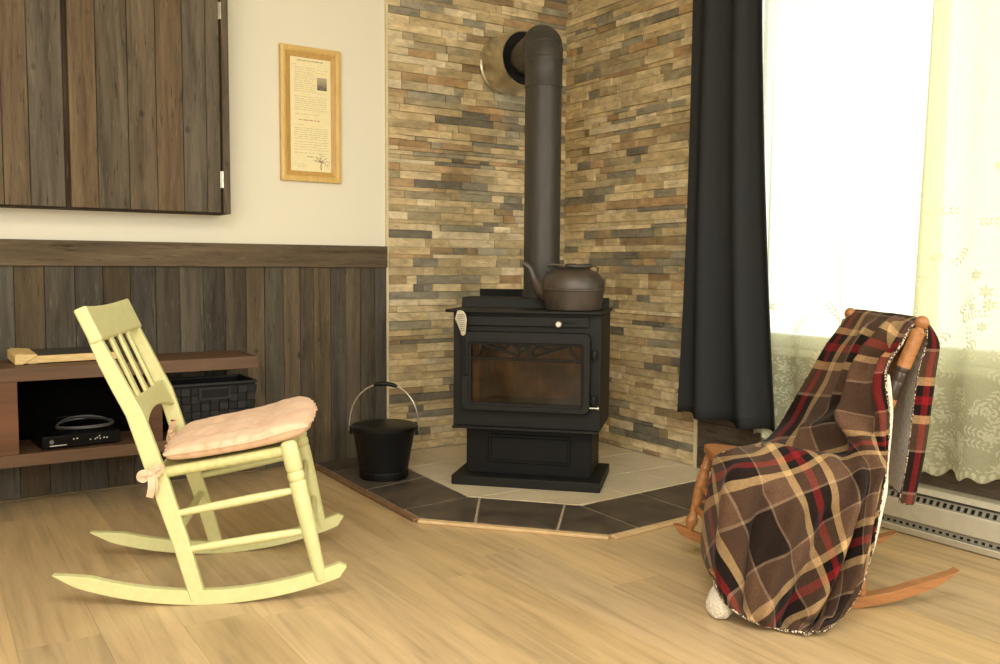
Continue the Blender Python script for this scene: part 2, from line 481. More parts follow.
M_BRICK = boardwood('firebrick', (8, 8, 8), 1.0, .95, .7, 1.15, .3, (.05,.04,.03,1), .1, crack=False)
sp(mb, 'firebricks', M_BRICK, smooth=0, tint=True)
mb = MB(); mb.box(-.302, .302, -.338, -.292, .256, .2665); sp(mb, 'ash_lip', M_BLACKMETAL, bevel=.003)
mb = MB()
mb.prism([(-.336,-.325,.735),(-.318,-.342,.735),(.308,-.342,.735),(.322,-.325,.735),(.316,.07,.735),(-.336,.07,.735)], (0,0,.012))
sp(mb, 'top_plate', M_BLACKMETAL, bevel=.004)
mb = MB(); mb.prism([(-.327,-.10,.744),(-.327,-.088,.790),(-.327,.075,.790),(-.327,.075,.744)], (.627,0,0))
sp(mb, 'raised_step', M_BLACKMETAL, bevel=.004)
mb = MB(); mb.box(-.295, .268, .102, .109, .30, .822); mb.box(-.29,-.27,.065,.105,.45,.47); mb.box(.24,.26,.065,.105,.45,.47); mb.box(-.29,-.27,.065,.105,.7,.72); mb.box(.24,.26,.065,.105,.7,.72)
sp(mb, 'heat_shield', M_VOID, bevel=.002)
mb = MB(); mb.box(-.25, .258, -.316, -.295, .682, .722); pan = sp(mb, 'air_control_panel', M_BLACKMETAL, bevel=.003)
mb = MB(); mb.box(.150, .205, -.3175, -.312, .6965, .7035); sp(mb, 'slot', M_VOID, pan, smooth=0)
mb = MB(); mb.turn((.139,-.314,.695), (.139,-.345,.695), [(0,.006),(.6,.006),(.62,.0135),(.9,.0135),(1,.010)], 20)
tag(sp(mb, 'knob', M_BRUSHED, pan), 'round silver air control knob')
# door
def rrect(x0, x1, z0, z1, r, n=6):
    o = []
    for cx, cz, a0 in ((x1-r, z0+r, -90), (x1-r, z1-r, 0), (x0+r, z1-r, 90), (x0+r, z0+r, 180)):
        for k in range(n+1):
            a = radians(a0 + 90*k/n); o.append((cx + r*cos(a), cz + r*sin(a)))
    return o
def ring(mb, oc, ic, y0, y1, ytaper=0.0):
    """frame between two matching outlines (x, z), from y0 (front) to y1 (back)"""
    n = len(oc)
    vs = [(x, y0, z) for x, z in oc] + [(x, y0+ytaper, z) for x, z in ic] + [(x, y1, z) for x, z in oc] + [(x, y1, z) for x, z in ic]
    fs = []
    for i in range(n):
        j = (i+1) % n
        fs += [(i, j, n+j, n+i), (2*n+i, 3*n+i, 3*n+j, 2*n+j), (i, 2*n+i, 2*n+j, j), (n+i, n+j, 3*n+j, 3*n+i)]
    mb._add(vs, fs)
mb = MB()
ring(mb, rrect(-.262,.268,.336,.660,.024), rrect(-.232,.240,.358,.614,.012), -.346, -.300)
ring(mb, rrect(-.240,.248,.352,.622,.014), rrect(-.222,.231,.368,.606,.006), -.338, -.318)
door = sp(mb, 'door', M_BLACKMETAL, bevel=.004)
t = NT('sooty_stove_glass'); tr = t.n('ShaderNodeBsdfTransparent')
v = t.coord('Object'); nn = t.noise(v, 7, 4)
c = t.ramp(nn, [(.3, (.34,.28,.22,1)), (.7, (.75,.66,.54,1))]); t.l(c, tr.inputs[0])
gl = t.n('ShaderNodeBsdfGlossy'); gl.inputs['Roughness'].default_value = .10
fr = t.n('ShaderNodeFresnel'); fr.inputs[0].default_value = 1.5
ms = t.n('ShaderNodeMixShader'); t.l(fr.outputs[0], ms.inputs[0]); t.l(tr.outputs[0], ms.inputs[1]); t.l(gl.outputs[0], ms.inputs[2])
M_SGLASS = t.done(ms.outputs[0])
mb = MB(); mb.box(-.228, .236, -.324, -.320, .362, .610); tag(sp(mb, 'glass', M_SGLASS, door, smooth=0), 'sooty brownish glass')
mb = MB(); yg = -.334
W = lambda zx, zy: ((zx-490)*.00065+.003, yg, .549+(245-zy)*.00065)
mb.tube([W(140,245), W(845,250)], .0048, 8)
mb.tube([W(490+52*cos(radians(a)), 245-58*sin(radians(a))) for a in range(0, 181, 15)], .0042, 8)
for p, q in (((440,225),(205,150)), ((455,205),(392,140)), ((490,190),(490,138)), ((525,205),(588,140)), ((540,225),(775,150))):
    mb.tube([W(*p), W(*q)], .0042, 8)
for pts in (((310,172),(360,182),(400,148)), ((408,160),(448,175),(490,155)), ((490,155),(532,175),(572,160)), ((580,148),(620,182),(670,180)),
            ((432,188),(462,196),(490,180),(518,196),(548,188)), ((216,150),(212,185),(178,240)), ((768,150),(772,190),(825,245))):
    mb.tube([W(*p) for p in pts], .0038, 8)
tag(sp(mb, 'grille', M_BLACKMETAL, door), 'cast rising sun grille across the glass')
for z in (.575, .392):
    mb = MB(); mb.turn((.283,-.33,z-.018), (.283,-.33,z+.018), [(0,.010),(.1,.012),(.9,.012),(1,.010)], 14); mb.box(.262,.292,-.328,-.298,z-.010,z+.010)
    sp(mb, 'hinge', M_BLACKMETAL, door, bevel=.002)
mb = MB(); mb.turn((.262,-.335,.362), (.305,-.335,.362), [(0,.004),(.8,.004),(.82,.007),(1,.007)], 12); sp(mb, 'hinge_pin', M_BRUSHED, door)
mb = MB(); mb.tube([(-.247,-.348,.632),(-.249,-.352,.60),(-.249,-.352,.53),(-.247,-.350,.50)], .0042, 8); mb.turn((-.243,-.340,.488),(-.243,-.358,.488), [(0,.011),(.8,.011),(1,.007)], 16)
sp(mb, 'latch', M_VOID, door)

# ------------------------------------------------------------------ small silver tool hung on the stove front
def stove_pt(u, w, z): return Vector((SO[0] + u*cos(SR) - w*sin(SR), SO[1] + u*sin(SR) + w*cos(SR), z))
tl = thing('lid_lifter', 'small silver ribbed paddle shaped lifter hanging at the black stove top corner', 'stove tool', stove_pt(-.262, -.3465, .700), SR)
pts = [(300,152),(340,146),(385,160),(420,205),(436,265),(432,330),(420,470),(392,498),(358,490),(345,440),(300,335),(266,272),(284,200)]
K = .00030
pr = [((x-350)*K, (300-y)*K) for x, y in pts]
mb = MB(); mb.prism([(x, -.006, z) for x, z in pr], (0,.006,0)); mb.build('paddle', M_BRUSHED, tl, smooth=0, bevel=.002)
mb = MB()
for k in range(9):
    y = 210 + k*27; w = lerp(62, 26, k/8); xc = lerp(352, 382, k/8)
    mb.box((xc-w)*K-350*K, (xc+w)*K-350*K, -.0068, -.004, (300-y)*K-.0012, (300-y)*K+.0012)
mb.build('rib', speckle('dull_pewter', S(96,92,84), S(120,114,104), .5, 60, metal=.6, bump=.05), tl, smooth=0)

# ------------------------------------------------------------------ stove pipe and wall thimble
PX, PY = -.683, -.729
TX, TZ = -.415, 1.95
pipe = thing('stove_pipe', 'black stove pipe rising from the stove and bending into the stone wall', 'stove pipe', (PX, PY, .790))
def pp(mb, name, mat=M_PIPE, parent=pipe, **kw):
    o = mb.build(name, mat, parent, **kw)
    if parent is pipe: o.location = (-PX, -PY, -.790)
    return o
mb = MB(); mb.turn((PX,PY,.790), (PX,PY,1.695), [(0,.085),(.03,.085),(.031,.079),(1,.079)], 40); pp(mb, 'pipe')
mb = MB(); mb.turn((PX,PY,1.690), (PX,PY,1.81), [(0,.080),(.02,.0825),(.10,.0825),(.13,.0805),(.9,.0805),(.93,.083),(1,.083)], 40); pp(mb, 'adjuster_sleeve')
e = (Vector((TX, -.24, TZ-.005)) - Vector((PX, PY, 1.895))); el = e.length; e.normalize()
eh = Vector((e.x, e.y, 0)).normalized()
arc = []; c0 = Vector((PX, PY, 1.808)); R = .086
tilt = math.asin(e.z)
NA = 12; A1 = pi/2 - tilt
pos = c0.copy(); arc = [pos.copy()]
for k in range(1, NA+1):
    a = A1*(k-.5)/NA
    pos = pos + (Vector((0,0,1))*cos(a) + eh*sin(a))*(R*A1/NA); arc.append(pos.copy())
mb = MB(); mb.tube(arc, [.0825]*len(arc), 40); 
for k in (0, 4, 8, 12):
    d = (arc[min(k+1,NA)] - arc[max(k-1,0)]).normalized()
    mb.turn(arc[k]-d*.004, arc[k]+d*.004, [(0,.0825),(.3,.0846),(.7,.0846),(1,.0825)], 40)
pp(mb, 'elbow', smooth=50)
mb = MB(); mb.tube([arc[-1], Vector((TX, -.20, TZ)), Vector((TX, -.06, TZ+.005))], .0785, 40); 
pp(mb, 'flue_arm')
th = thing('wall_thimble', 'polished steel sleeve where the stove pipe enters the stone wall', 'pipe sleeve', (TX, -.014, TZ))
mb = MB()
mb.turn((0,-.0,0), (0,-.19,0), [(0,.142),(.97,.138),(1,.136),(1,.130),(.3,.130)], 56, cap=False)
mb.build('sleeve', M_CHROME, th, smooth=40)
mb = MB(); mb.turn((0,.002,0), (0,-.006,0), [(0,.150),(1,.148),(1,.14)], 56, cap=False); mb.build('wall_flange', M_CHROME, th)
mb = MB(); mb.turn((0,-.178,0), (0,-.182,0), [(0,.131),(1,.131),(1,.084),(0,.084),(0,.131)], 48, cap=False); mb.build('insulation_collar', M_VOID, th)

# ------------------------------------------------------------------ kettle
M_IRON = speckle('rusty_cast_iron', S(52,47,42), S(74,61,49), .46, 14, bump=.12, metal=.0, spec=.7, dist=.002)
M_IRON_D = speckle('dark_cast_iron', S(52,50,47), S(66,62,57), .4, 30, bump=.08, metal=.4, spec=.6, dist=.002)
kp = stove_pt(.177, -.205, .747)
kt = thing('kettle', 'old rusty cast iron kettle with a gooseneck spout standing on the stove', 'kettle', kp, SR)
mb = MB(); mb.turn((0,0,0), (0,0,1), [(0,.108),(.004,.114),(.012,.116),(.05,.123),(.080,.129),(.083,.133),(.088,.133),(.091,.129),(.108,.1285),(.124,.125),(.140,.116),(.153,.102),(.163,.084),(.168,.070),(.169,.060)], 48)
body = mb.build('body', M_IRON, kt)
def bez(P, n=16):
    out = []
    m = len(P)
    for i in range(n+1):
        t = i*(m-1)/n; k = min(int(t), m-2); f = t-k
        p0 = Vector(P[k-1]) if k > 0 else 2*Vector(P[0])-Vector(P[1]); p1 = Vector(P[k]); p2 = Vector(P[k+1])
        p3 = Vector(P[k+2]) if k+2 < m else 2*Vector(P[-1])-Vector(P[-2])
        out.append(.5*((2*p1)+(-p0+p2)*f+(2*p0-5*p1+4*p2-p3)*f*f+(-p0+3*p1-3*p2+p3)*f**3))
    return out
path = bez([(-.085,0,.070),(-.128,0,.082),(-.160,0,.122),(-.180,0,.168),(-.206,0,.190)], 24)
mb = MB(); mb.tube(path, [lerp(.050, .0130, sm(i/16)) for i in range(25)], 18); mb.build('spout', M_IRON, kt, smooth=60)
mb = MB(); mb.turn((0,0,.166), (0,0,.182), [(0,.070),(.3,.071),(.5,.066),(.8,.035),(.95,.012),(1,.010)], 32); mb.turn((0,0,.180),(0,0,.192), [(0,.006),(.3,.006),(.6,.013),(.9,.011),(1,.005)], 16)
mb.build('lid', M_IRON_D, kt)
for sx in (-1, 1):
    mb = MB(); mb.beam((sx*.096,0,.146), (sx*.103,0,.176), .016, .008, (0,1,0)); mb.build('handle_ear', M_IRON_D, kt, bevel=.002)
hp = bez([(-.104,-.002,.174),(-.086,-.050,.186),(-.030,-.090,.184),(.030,-.092,.180),(.084,-.055,.182),(.104,-.002,.174)], 30)
mb = MB(); mb.tube(hp, .0032, 8); hd = mb.build('bail_handle', M_BRUSHED, kt)
mb = MB(); mb.tube(hp[13:25], [.004]+[.0085,.0095]*5+[.004], 12); mb.build('coil_grip', M_IRON_D, hd)

# ------------------------------------------------------------------ ash bucket
M_BUCKET = speckle('black_powder_coat', S(9,9,9), S(13,13,12), .5, 120, bump=.05, spec=.3, dist=.001)
bk = thing('ash_bucket', 'black lidded metal ash bucket with wire handle standing beside the barn boards', 'bucket', (-1.306, -.44, HZ))
mb = MB(); mb.turn((0,0,0),(0,0,1), [(0,.104),(.006,.106),(.03,.1065),(.034,.1035),(.20,.132),(.208,.136),(.216,.136)], 48); mb.build('pail', M_BUCKET, bk)
mb = MB(); mb.turn((0,0,.214),(0,0,1.214), [(0,.141),(.010,.142),(.014,.138),(.020,.110),(.024,.06),(.025,.01)], 48); mb.build('lid', speckle('black_lid_enamel', S(14,14,13), S(20,20,19), .35, 90, bump=.04, spec=.35, dist=.001), bk)
hd_ = Vector((.83, -.555, 0)).normalized()
for s in (-1, 1):
    mb = MB(); p = hd_*s*.142; mb.beam(p+V3(0,0,.185), p+V3(0,0,.222), .03, .012, hd_.cross(V3(0,0,1))); mb.build('handle_bracket', M_BUCKET, bk, bevel=.003)
pts = []
for k in range(33):
    a = pi*k/32; pts.append(hd_*(-cos(a)*.150) + V3(0,0,.200+.205*sin(a)**.8) + hd_.cross(V3(0,0,1))*0.0)
mb = MB(); mb.tube(pts, .0034, 8); wire = mb.build('wire_handle', M_CHROME, bk)
mb = MB(); mb.tube([p for p in pts[13:21]], [.006,.009,.0095,.0095,.0095,.0095,.009,.006], 12); mb.build('grip', M_BUCKET, wire)

# ------------------------------------------------------------------ wall cabinet of barn boards
cab = thing('wall_cabinet', 'barn board wall cabinet hung on the cream wall above the wainscot', 'cabinet', (-1.866, 0, 1.134))
cx = lambda x: x + 1.866
mb = MB(); mb.tint = S(74,62,48)[:3] + (.2,)
mb.box(cx(-3.5), -.001, -.130, .0, 0.0, .98); mb.build('carcass', M_BARN, cab, smooth=0, bevel=.002, tint=True)
mb = MB(); mb.tint = S(104,92,76)[:3] + (.45,); mb.box(cx(-1.895), 0, -.150, -.1305, .0, .98)
mb.build('side_stile', M_BARN, cab, smooth=0, bevel=.0015, seg=1, tint=True)
CT = [(110,96,78),(102,94,80),(112,95,73),(99,90,75),(103,91,74),(112,95,74),(100,92,79),(103,94,79)]
def cdoor(xs, cols, nm, lb):
    d = None; mb = MB()
    for (a, b), c in zip(zip(xs, xs[1:]), cols):
        mb.tint = S(*c)[:3] + (RND.random(),); dd = RND.uniform(-.0015, .0015)
        mb.box(cx(a)+.0009, cx(b)-.0009, -.150+dd, -.1315, .004, .98)
    return tag(mb.build(nm, M_BARN, cab, smooth=0, bevel=.0018, seg=1, tint=True), lb)

XD = [-2.470,-2.373,-2.26,-2.155,-2.052,-1.96,-1.904]
d1 = cdoor(XD, CT[2:], 'door', None)
xl = [-3.46,-3.36,-3.25,-3.13,-3.02,-2.91,-2.80,-2.693,-2.606,-2.489]
d2 = cdoor(xl, [(108,94,74),(102,92,76),(110,96,76),(104,95,80),(108,95,76),(102,94,79),(108,95,76),(114,98,78),(98,90,78)], 'door', None)
for z in (1.274, 1.956):
    mb = MB(); mb.turn((cx(-1.899),-.152,z-1.134-.035), (cx(-1.899),-.152,z-1.134+.035), [(0,.004),(.02,.006),(.98,.006),(1,.004)], 10); mb.box(cx(-1.899)-.008, cx(-1.899)+.002, -.1525, -.1495, z-1.134-.034, z-1.134+.034)
    mb.build('hinge', M_BRUSHED, d1)

# ------------------------------------------------------------------ framed text
M_GILT = speckle('honey_wood_frame', S(214,178,104), S(228,194,122), .42, 22, (3,3,.6), .05)
M_GILT2 = speckle('dark_honey_wood', S(190,150,80), S(204,164,94), .45, 22, (3,3,.6), .05)
M_PAPER = speckle('cream_paper', S(240,226,178), S(244,231,186), .8, 30, bump=.02)
M_INK = speckle('faded_ink', S(176,162,122), S(186,172,132), .8, 40, bump=.0)
M_INK_D = speckle('dark_ink', S(74,66,52), S(90,80,62), .8, 40, bump=.0)
M_INK_R = speckle('red_ink', S(182,110,78), S(190,120,88), .8, 40, bump=.0)
fx0, fx1, fz0, fz1 = -1.600, -1.314, 1.300, 1.897
fr_ = thing('picture_frame', 'narrow honey wood picture frame with a printed letter on the cream wall', 'picture frame', (fx0, 0, fz0))
w, h = fx1-fx0, fz1-fz0
rc = lambda i: [(i, i), (w-i, i), (w-i, h-i), (i, h-i)]
mb = MB(); ring(mb, rc(0), rc(.016), -.022, 0.0, -.004); ring(mb, rc(.016), rc(.026), -.026, 0.0, .006)
mb.build('frame', M_GILT, fr_, smooth=0, bevel=.0025)
mb = MB(); ring(mb, rc(.026), rc(.047), -.020, -.002, .008); mb.build('inner_frame', M_GILT2, fr_, smooth=0, bevel=.001)

U0, U1, Zb, Zt = .047, w-.047, .047, h-.047
fu = lambda px: U0 + (U1-U0)*(px-289.8)/(330.3-289.8)
def fz(px, py):
    t_ = (px-289.8)/40.5; yt = 55.5 + 9.5*t_; yb = 172.5 + 2*t_
    return Zt + (Zb-Zt)*(py-yt)/(yb-yt)
def words(key, px0, px1, py, hgt, mean=4.0, gap=.9, jit=.35):
    mb = LT; mb.tint = INK[key]; x = px0
    while x < px1 - .6:
        L = min(RND.uniform(.5, 1.5)*mean, px1-x); z = fz(289.8, py)
        k = RND.uniform(.8, 1.1)
        mb.box(fu(x), fu(x+L), -.0104, -.0099, z-hgt*k/2, z+hgt*k/2)
        x += L + gap
rows = lambda a, b, n: [a + (b-a)*i/(n-1) for i in range(n)]
LT = MB(); LT.tint = S(241,228,182); LT.box(.044, w-.044, -.010, -.004, .044, h-.044)
INK = {'mi': S(206,194,152), 'md': S(168,156,122), 'mr': S(196,138,104)}
mi, md, mr = 'mi', 'md', 'mr'
words(md, 297, 322.5, 58.6, .0042, 3.2, .8)
words(mi, 293, 296, 63, .003, 2)
for y in rows(66, 90, 12): words(mi, 294, 314.5, y, .0026, 3)
for y in rows(67, 70, 2): words(mi, 316, 326.5, y, .0026, 3)
words(mi, 318, 326, 91, .0024, 3)
for y in rows(95.5, 109, 7): words(mi, 294, 326, y, .0026, 3.5)
words(mi, 294, 319, 113.6, .0026, 4)
words(mr, 298, 319, 119.5, .0040, 3.4, .9)
words(mi, 294, 304, 124.5, .0026, 3)
for y in rows(128, 139, 6): words(mi, 293.5, 327, y, .0028, 4)
for y in rows(142, 150, 4): words(mi, 293.5, 327, y, .0028, 4)
words(mi, 293.5, 326, 153.5, .0028, 3.6)
words(md, 306, 313, 157.3, .0040, 2.0, .4)
for y in (165.3, 167.6): words(mi, 297, 304, y, .0028, 3)
t = NT('small_grey_photograph'); v = t.coord('Generated'); n = t.noise(v, 5, 4)
gr = t.n('ShaderNodeSeparateXYZ'); t.l(v, gr.inputs[0])
f = t.math('ADD', t.math('MULTIPLY', n, .6), t.math('MULTIPLY', gr.outputs[2], .6))
M_PHOTO = t.done(t.bsdf(t.ramp(f, [(.3, S(70,64,54)), (.55, S(140,128,104)), (.8, S(176,164,134))]), .5))
PHB = MB(); PHB.box(fu(316.6), fu(326.4), -.0106, -.0099, fz(289.8, 87.3), fz(289.8, 74.4)); 
mb = LT; mb.tint = S(104,94,74)
tp = lambda px, py: V3(fu(px), -.0103, fz(289.8, py))
mb.tube([tp(320.2,170.5), tp(319.8,166.5), tp(320.3,163), tp(322,160)], [.0022,.0018,.0016,.001], 6)
rr = random.Random(5)
for q in ((316,162.5),(317.5,158.5),(321,156.5),(324.5,158),(326.5,161.5),(326,165),(315,158),(319,154.5),(313.8,161)):
    mb.tube([tp(320.3,162.5), tp((320.3+q[0])/2+rr.uniform(-.8,.8), (162.5+q[1])/2-.6), tp(*q)], [.0011,.0008,.0005], 5)
    for k in range(6):
        a = rr.uniform(0, 6.28); d = rr.uniform(.4, 1.9); c = tp(q[0]+d*cos(a), q[1]+d*sin(a)*.8); mb.tube([c, c+V3(.0022,0,.0014)], .0009, 5)
pap = LT.build('letter', tintmat('printed_letter_paper'), fr_, smooth=0, tint=True)
PHB.build('small_photograph', M_PHOTO, pap, smooth=0)
# ------------------------------------------------------------------ low media bench fixed to the barn boards
BX1 = -1.815
bn = thing('media_bench', 'long low walnut brown bench with an open shelf against the barn boards', 'bench', (BX1, -.02, .195))
def bp(mb, name, mat=M_BROWN, **kw):
    o = mb.build(name, mat, bn, **kw); o.location = (-BX1, .02, -.195); return o
T_ = S(100,74,52)[:3]
mb = MB(); mb.tint = T_ + (.3,); mb.box(-4.3, BX1, -.32, -.019, .503, .552); bp(mb, 'top', bevel=.002, smooth=0, tint=True)
mb = MB(); mb.tint = T_ + (.5,); mb.box(-4.3, BX1, -.32, -.019, .195, .240); bp(mb, 'lower_shelf', bevel=.002, smooth=0, tint=True)
mb = MB(); mb.tint = S(92,60,38)[:3] + (.7,); mb.box(-2.245, -2.192, -.31, -.019, .240, .503); bp(mb, 'divider', bevel=.001, smooth=0, tint=True)
mb = MB(); mb.tint = S(106,70,44)[:3] + (.9,); mb.box(-3.3, -2.686, -.316, -.02, .2405, .5025); bp(mb, 'drawer', bevel=.002, smooth=0, tint=True)
mb = MB(); mb.box(-2.685, -2.246, -.030, -.0195, .2405, .5025); bp(mb, 'shade_panel', speckle('shade_black', S(5,5,5), S(8,7,7), .9, 30, bump=.03, spec=.05), smooth=0)  # near-black sheet paints the shade inside the open compartment

# flat board with pale edges lying on the bench
bd = thing('serving_board', 'flat dark topped board with pale wooden edge and end block on the bench', 'board', (-2.668, -.215, .5525), radians(5))
M_PINE = speckle('pale_pine', S(214,180,116), S(232,204,146), .5, 12, (2,14,14), .05)
mb = MB(); mb.prism([(.016,.006,.004),(.016,.006,.026),(.016,.185,.040),(.016,.185,.004)], (.33,0,0)); mb.build('panel', speckle('dark_slate_board', S(62,60,56), S(72,69,64), .4, 12, bump=.02), bd, bevel=.001, smooth=0)
mb = MB(); mb.box(.01, .346, -.004, .006, .003, .030); mb.box(.03,.06,.0,.02,0,.004); mb.box(.29,.32,.0,.02,0,.004); mb.build('edge_strip', M_PINE, bd, bevel=.002)
mb = MB(); mb.prism([(-.016,-.008,.0),(.010,-.008,.0),(.060,-.008,.029),(.060,-.008,.035),(-.002,-.008,.040),(-.016,-.008,.034)], (0,.15,.012)); mb.build('end_block', M_PINE, bd, bevel=.004)

# set top box and its cable
sb = thing('set_top_box', 'flat black set top box with tiny silver buttons on the bench shelf', 'set top box', (-2.484, -.185, .2405), radians(5))
mb = MB(); mb.box(-.135,.135,-.10,.10,.004,.050); mb.box(-.12,-.09,-.08,-.05,0,.004); mb.box(.09,.12,-.08,-.05,0,.004); mb.box(-.12,-.09,.05,.08,0,.004); mb.box(.09,.12,.05,.08,0,.004)
mb.build('case', M_BLACKPL, sb, bevel=.004)
mb = MB(); mb.box(-.133,.133,-.1045,-.099,.008,.046); fp = mb.build('front_panel', speckle('glossy_black', S(4,4,4), S(6,6,6), .3, 40, bump=.0, spec=.15), sb, bevel=.001)
M_DOT = speckle('silver_print', S(196,192,180), S(220,216,204), .5, 40, bump=0)
for x, z in ((.028,.026),(.045,.026),(.052,.030),(.060,.036),(.062,.026),(.076,.028),(.086,.027),(-.03,.034),(-.018,.035)):
    mb = MB(); mb.turn((x,-.1045,z),(x,-.1056,z), [(0,.0028),(1,.0024)], 10); mb.build('button', M_DOT, fp, smooth=0)
mb = MB(); mb.box(-.112,-.055,-.1054,-.1045,.014,.0168); mb.build('silver_strip', M_DOT, fp, smooth=0)
mb = MB(); mb.turn((-.105,-.1045,.030),(-.105,-.1050,.030), [(0,.008),(1,.007)], 16); mb.build('round_badge', speckle('dull_silver_print', S(90,88,84), S(104,102,96), .5, 40, bump=0), fp, smooth=0)
cb = thing('coiled_cable', 'loose loop of grey cable lying on the black set top box', 'cable', (-2.445, -.15, .291))
pts = []
for k in range(58):
    a = 2*pi*k/28; r = .098 + .004*sin(k*.6)
    pts.append((r*cos(a), r*.72*sin(a), .0045 + .012*k/70 + .028*max(0, sin(a))*(.6+.4*k/70)))
mb = MB(); mb.tube(pts, .0038, 8); mb.build('loop', speckle('grey_cable', S(70,69,65), S(82,80,76), .4, 30, bump=0), cb)
mb = MB(); mb.tube(bez([(pts[-1][0],pts[-1][1],pts[-1][2]),(-.06,.10,.03),(-.10,.135,.0),(-.11,.14,-.045)],12), .0038, 8); mb.build('tail', speckle('black_cable', S(20,20,20), S(26,26,25), .4, 30, bump=0), cb)

# woven strap basket
bs = thing('woven_basket', 'black woven strap basket on the lower shelf of the brown bench', 'basket', (-1.987, -.185, .2405))
M_STRAP = speckle('black_strap', S(17,18,17), S(25,26,24), .6, 240, bump=.12, dist=.001)
M_STRAP2 = speckle('dark_strap', S(6,6,6), S(10,10,9), .7, 240, bump=.12, dist=.001)
bw, bd2, bh = .170, .115, .204
def bas(u, v, out):  # perimeter parameter u in 0..4, height v 0..1
    g = lerp(.90, 1.0, v); s = int(u) % 4; f_ = u - int(u)
    hw, hd2 = bw*g + out, bd2*g + out
    P = [(-hw,-hd2),(hw,-hd2),(hw,hd2),(-hw,hd2)]
    a, b = P[s], P[(s+1) % 4]
    return (a[0]+(b[0]-a[0])*f_, a[1]+(b[1]-a[1])*f_, .002 + bh*v)
cells = []
for s, n in ((0, 9), (1, 6), (2, 9), (3, 6)):
    for i in range(n): cells.append((s+i/n, s+(i+1)/n, i + s))
for par, mt, nm in ((0, M_STRAP, 'upright_straps'), (1, M_STRAP2, 'cross_straps')):
    mb = MB()
    for (a, b, i) in cells:
        for r in range(6):
            if (i + r) % 2 != par: continue
            o = .0035 if par == 0 else .0015
            v0, v1 = r/6*.94+.004, (r+1)/6*.94-.004
            b2 = b - .0005 if b == int(b) else b
            q = [bas(a+.006, v0, o), bas(b2-.006, v0, o), bas(b2-.006, v1, o), bas(a+.006, v1, o)]
            q2 = [bas(a+.006, v0, -.004), bas(b2-.006, v0, -.004), bas(b2-.006, v1, -.004), bas(a+.006, v1, -.004)]
            mb._add(q + q2, [(0,1,2,3),(7,6,5,4),(1,0,4,5),(2,1,5,6),(3,2,6,7),(0,3,7,4)])
    mb.build(nm, mt, bs, bevel=.0012, seg=1)
mb = MB()
for s in range(4):
    a0, a1 = bas(s, 0, -.003), bas(s+.9999, 0, -.003); b0, b1 = bas(s, 1, -.003), bas(s+.9999, 1, -.003)
    c0_, c1_ = bas(s, 0, -.006), bas(s+.9999, 0, -.006); d0, d1_ = bas(s, 1, -.006), bas(s+.9999, 1, -.006)
    mb._add([a0,a1,b1,b0,c0_,c1_,d1_,d0], [(0,1,2,3),(7,6,5,4),(1,0,4,5),(2,1,5,6),(3,2,6,7),(0,3,7,4)])
mb.box(-bw*.88, bw*.88, -bd2*.88, bd2*.88, .0005, .004); mb.build('lining', M_VOID, bs, smooth=0)
mb = MB()
for s in range(4):
    mb.beam(bas(s, 1, -.001), bas(s+.9999, 1, -.001), .010, .012, (0,0,1))
mb.build('rim', M_STRAP, bs, bevel=.002)
mb = MB(); mb.box(-.055, .055, -bd2-.0075, -bd2+.002, .150, .186)
hs = mb.build('handle_slot', M_VOID, bs, smooth=0, bevel=.001)
mb = MB(); ring(mb, [(-.063,.143),(.063,.143),(.063,.193),(-.063,.193)], [(-.054,.151),(.054,.151),(.054,.185),(-.054,.185)], -bd2-.010, -bd2+.001); mb.build('slot_binding', M_STRAP, hs, bevel=.001)

# ------------------------------------------------------------------ green rocking chair  (local X forward, +Y its far side)
M_GREEN = speckle('pale_green_paint', S(204,203,146), S(212,210,154), .42, 40, bump=.06, spec=.4)
M_RUSH = speckle('painted_rush', S(186,184,124), S(206,203,142), .6, 60, (1,1,1), .2)
LC = thing('rocking_chair', 'pale green painted rocking chair with slatted back standing by the media bench', 'chair', (-2.252, -1.262, 0), radians(-22.4))
sx = lambda l: .222 + .07*l
RK = 1.0
def rocker(mb, ylo, side, rear, front, R, hmid, wid, taper, yfun, nose):
    n = 40; prof = []
    for i in range(n+1):
        l = rear + (front-rear)*i/n; zb = R - sqrt(R*R-l*l)
        hh = hmid
        tr_ = (l-rear)/taper
        top = zb + hh*(min(1, .06 + .94*sqrt(max(0, min(1, tr_)))) if tr_ < 1 else 1)
        if l < rear + .06: zb = zb + (1-(l-rear)/.06)*.012
        tf = (front-l)/nose
        if tf < 1:
            k = sqrt(max(0, 1-(1-tf)**2)); mid = zb + hh*.55
            top = mid + (top-mid)*k; zb = mid + (zb-mid)*k
        prof.append((l, zb, max(top, zb+.0015)))
    vs = []; fs = []
    for (l, a, b) in prof:
        y = side*yfun(l); vs += [(l, y-wid/2, a), (l, y+wid/2, a), (l, y+wid/2, b), (l, y-wid/2, b)]
    for i in range(n):
        o = i*4; q = o+4
        fs += [(o, o+1, q+1, q), (o+1, o+2, q+2, q+1), (o+2, o+3, q+3, q+2), (o+3, o, q, q+3)]
    fs += [(3,2,1,0), (n*4, n*4+1, n*4+2, n*4+3)]
    mb._add(vs, fs)
for s in (-1, 1):
    mb = MB(); rocker(mb, 0, s, -.402, .372, 1.02, .040, .022, .10, sx, .022)
    mb.build('rocker', M_GREEN, LC, smooth=30, bevel=.003)
def post_y(z): return .218 if z < .36 else lerp(.218, .240, (z-.36)/.45)
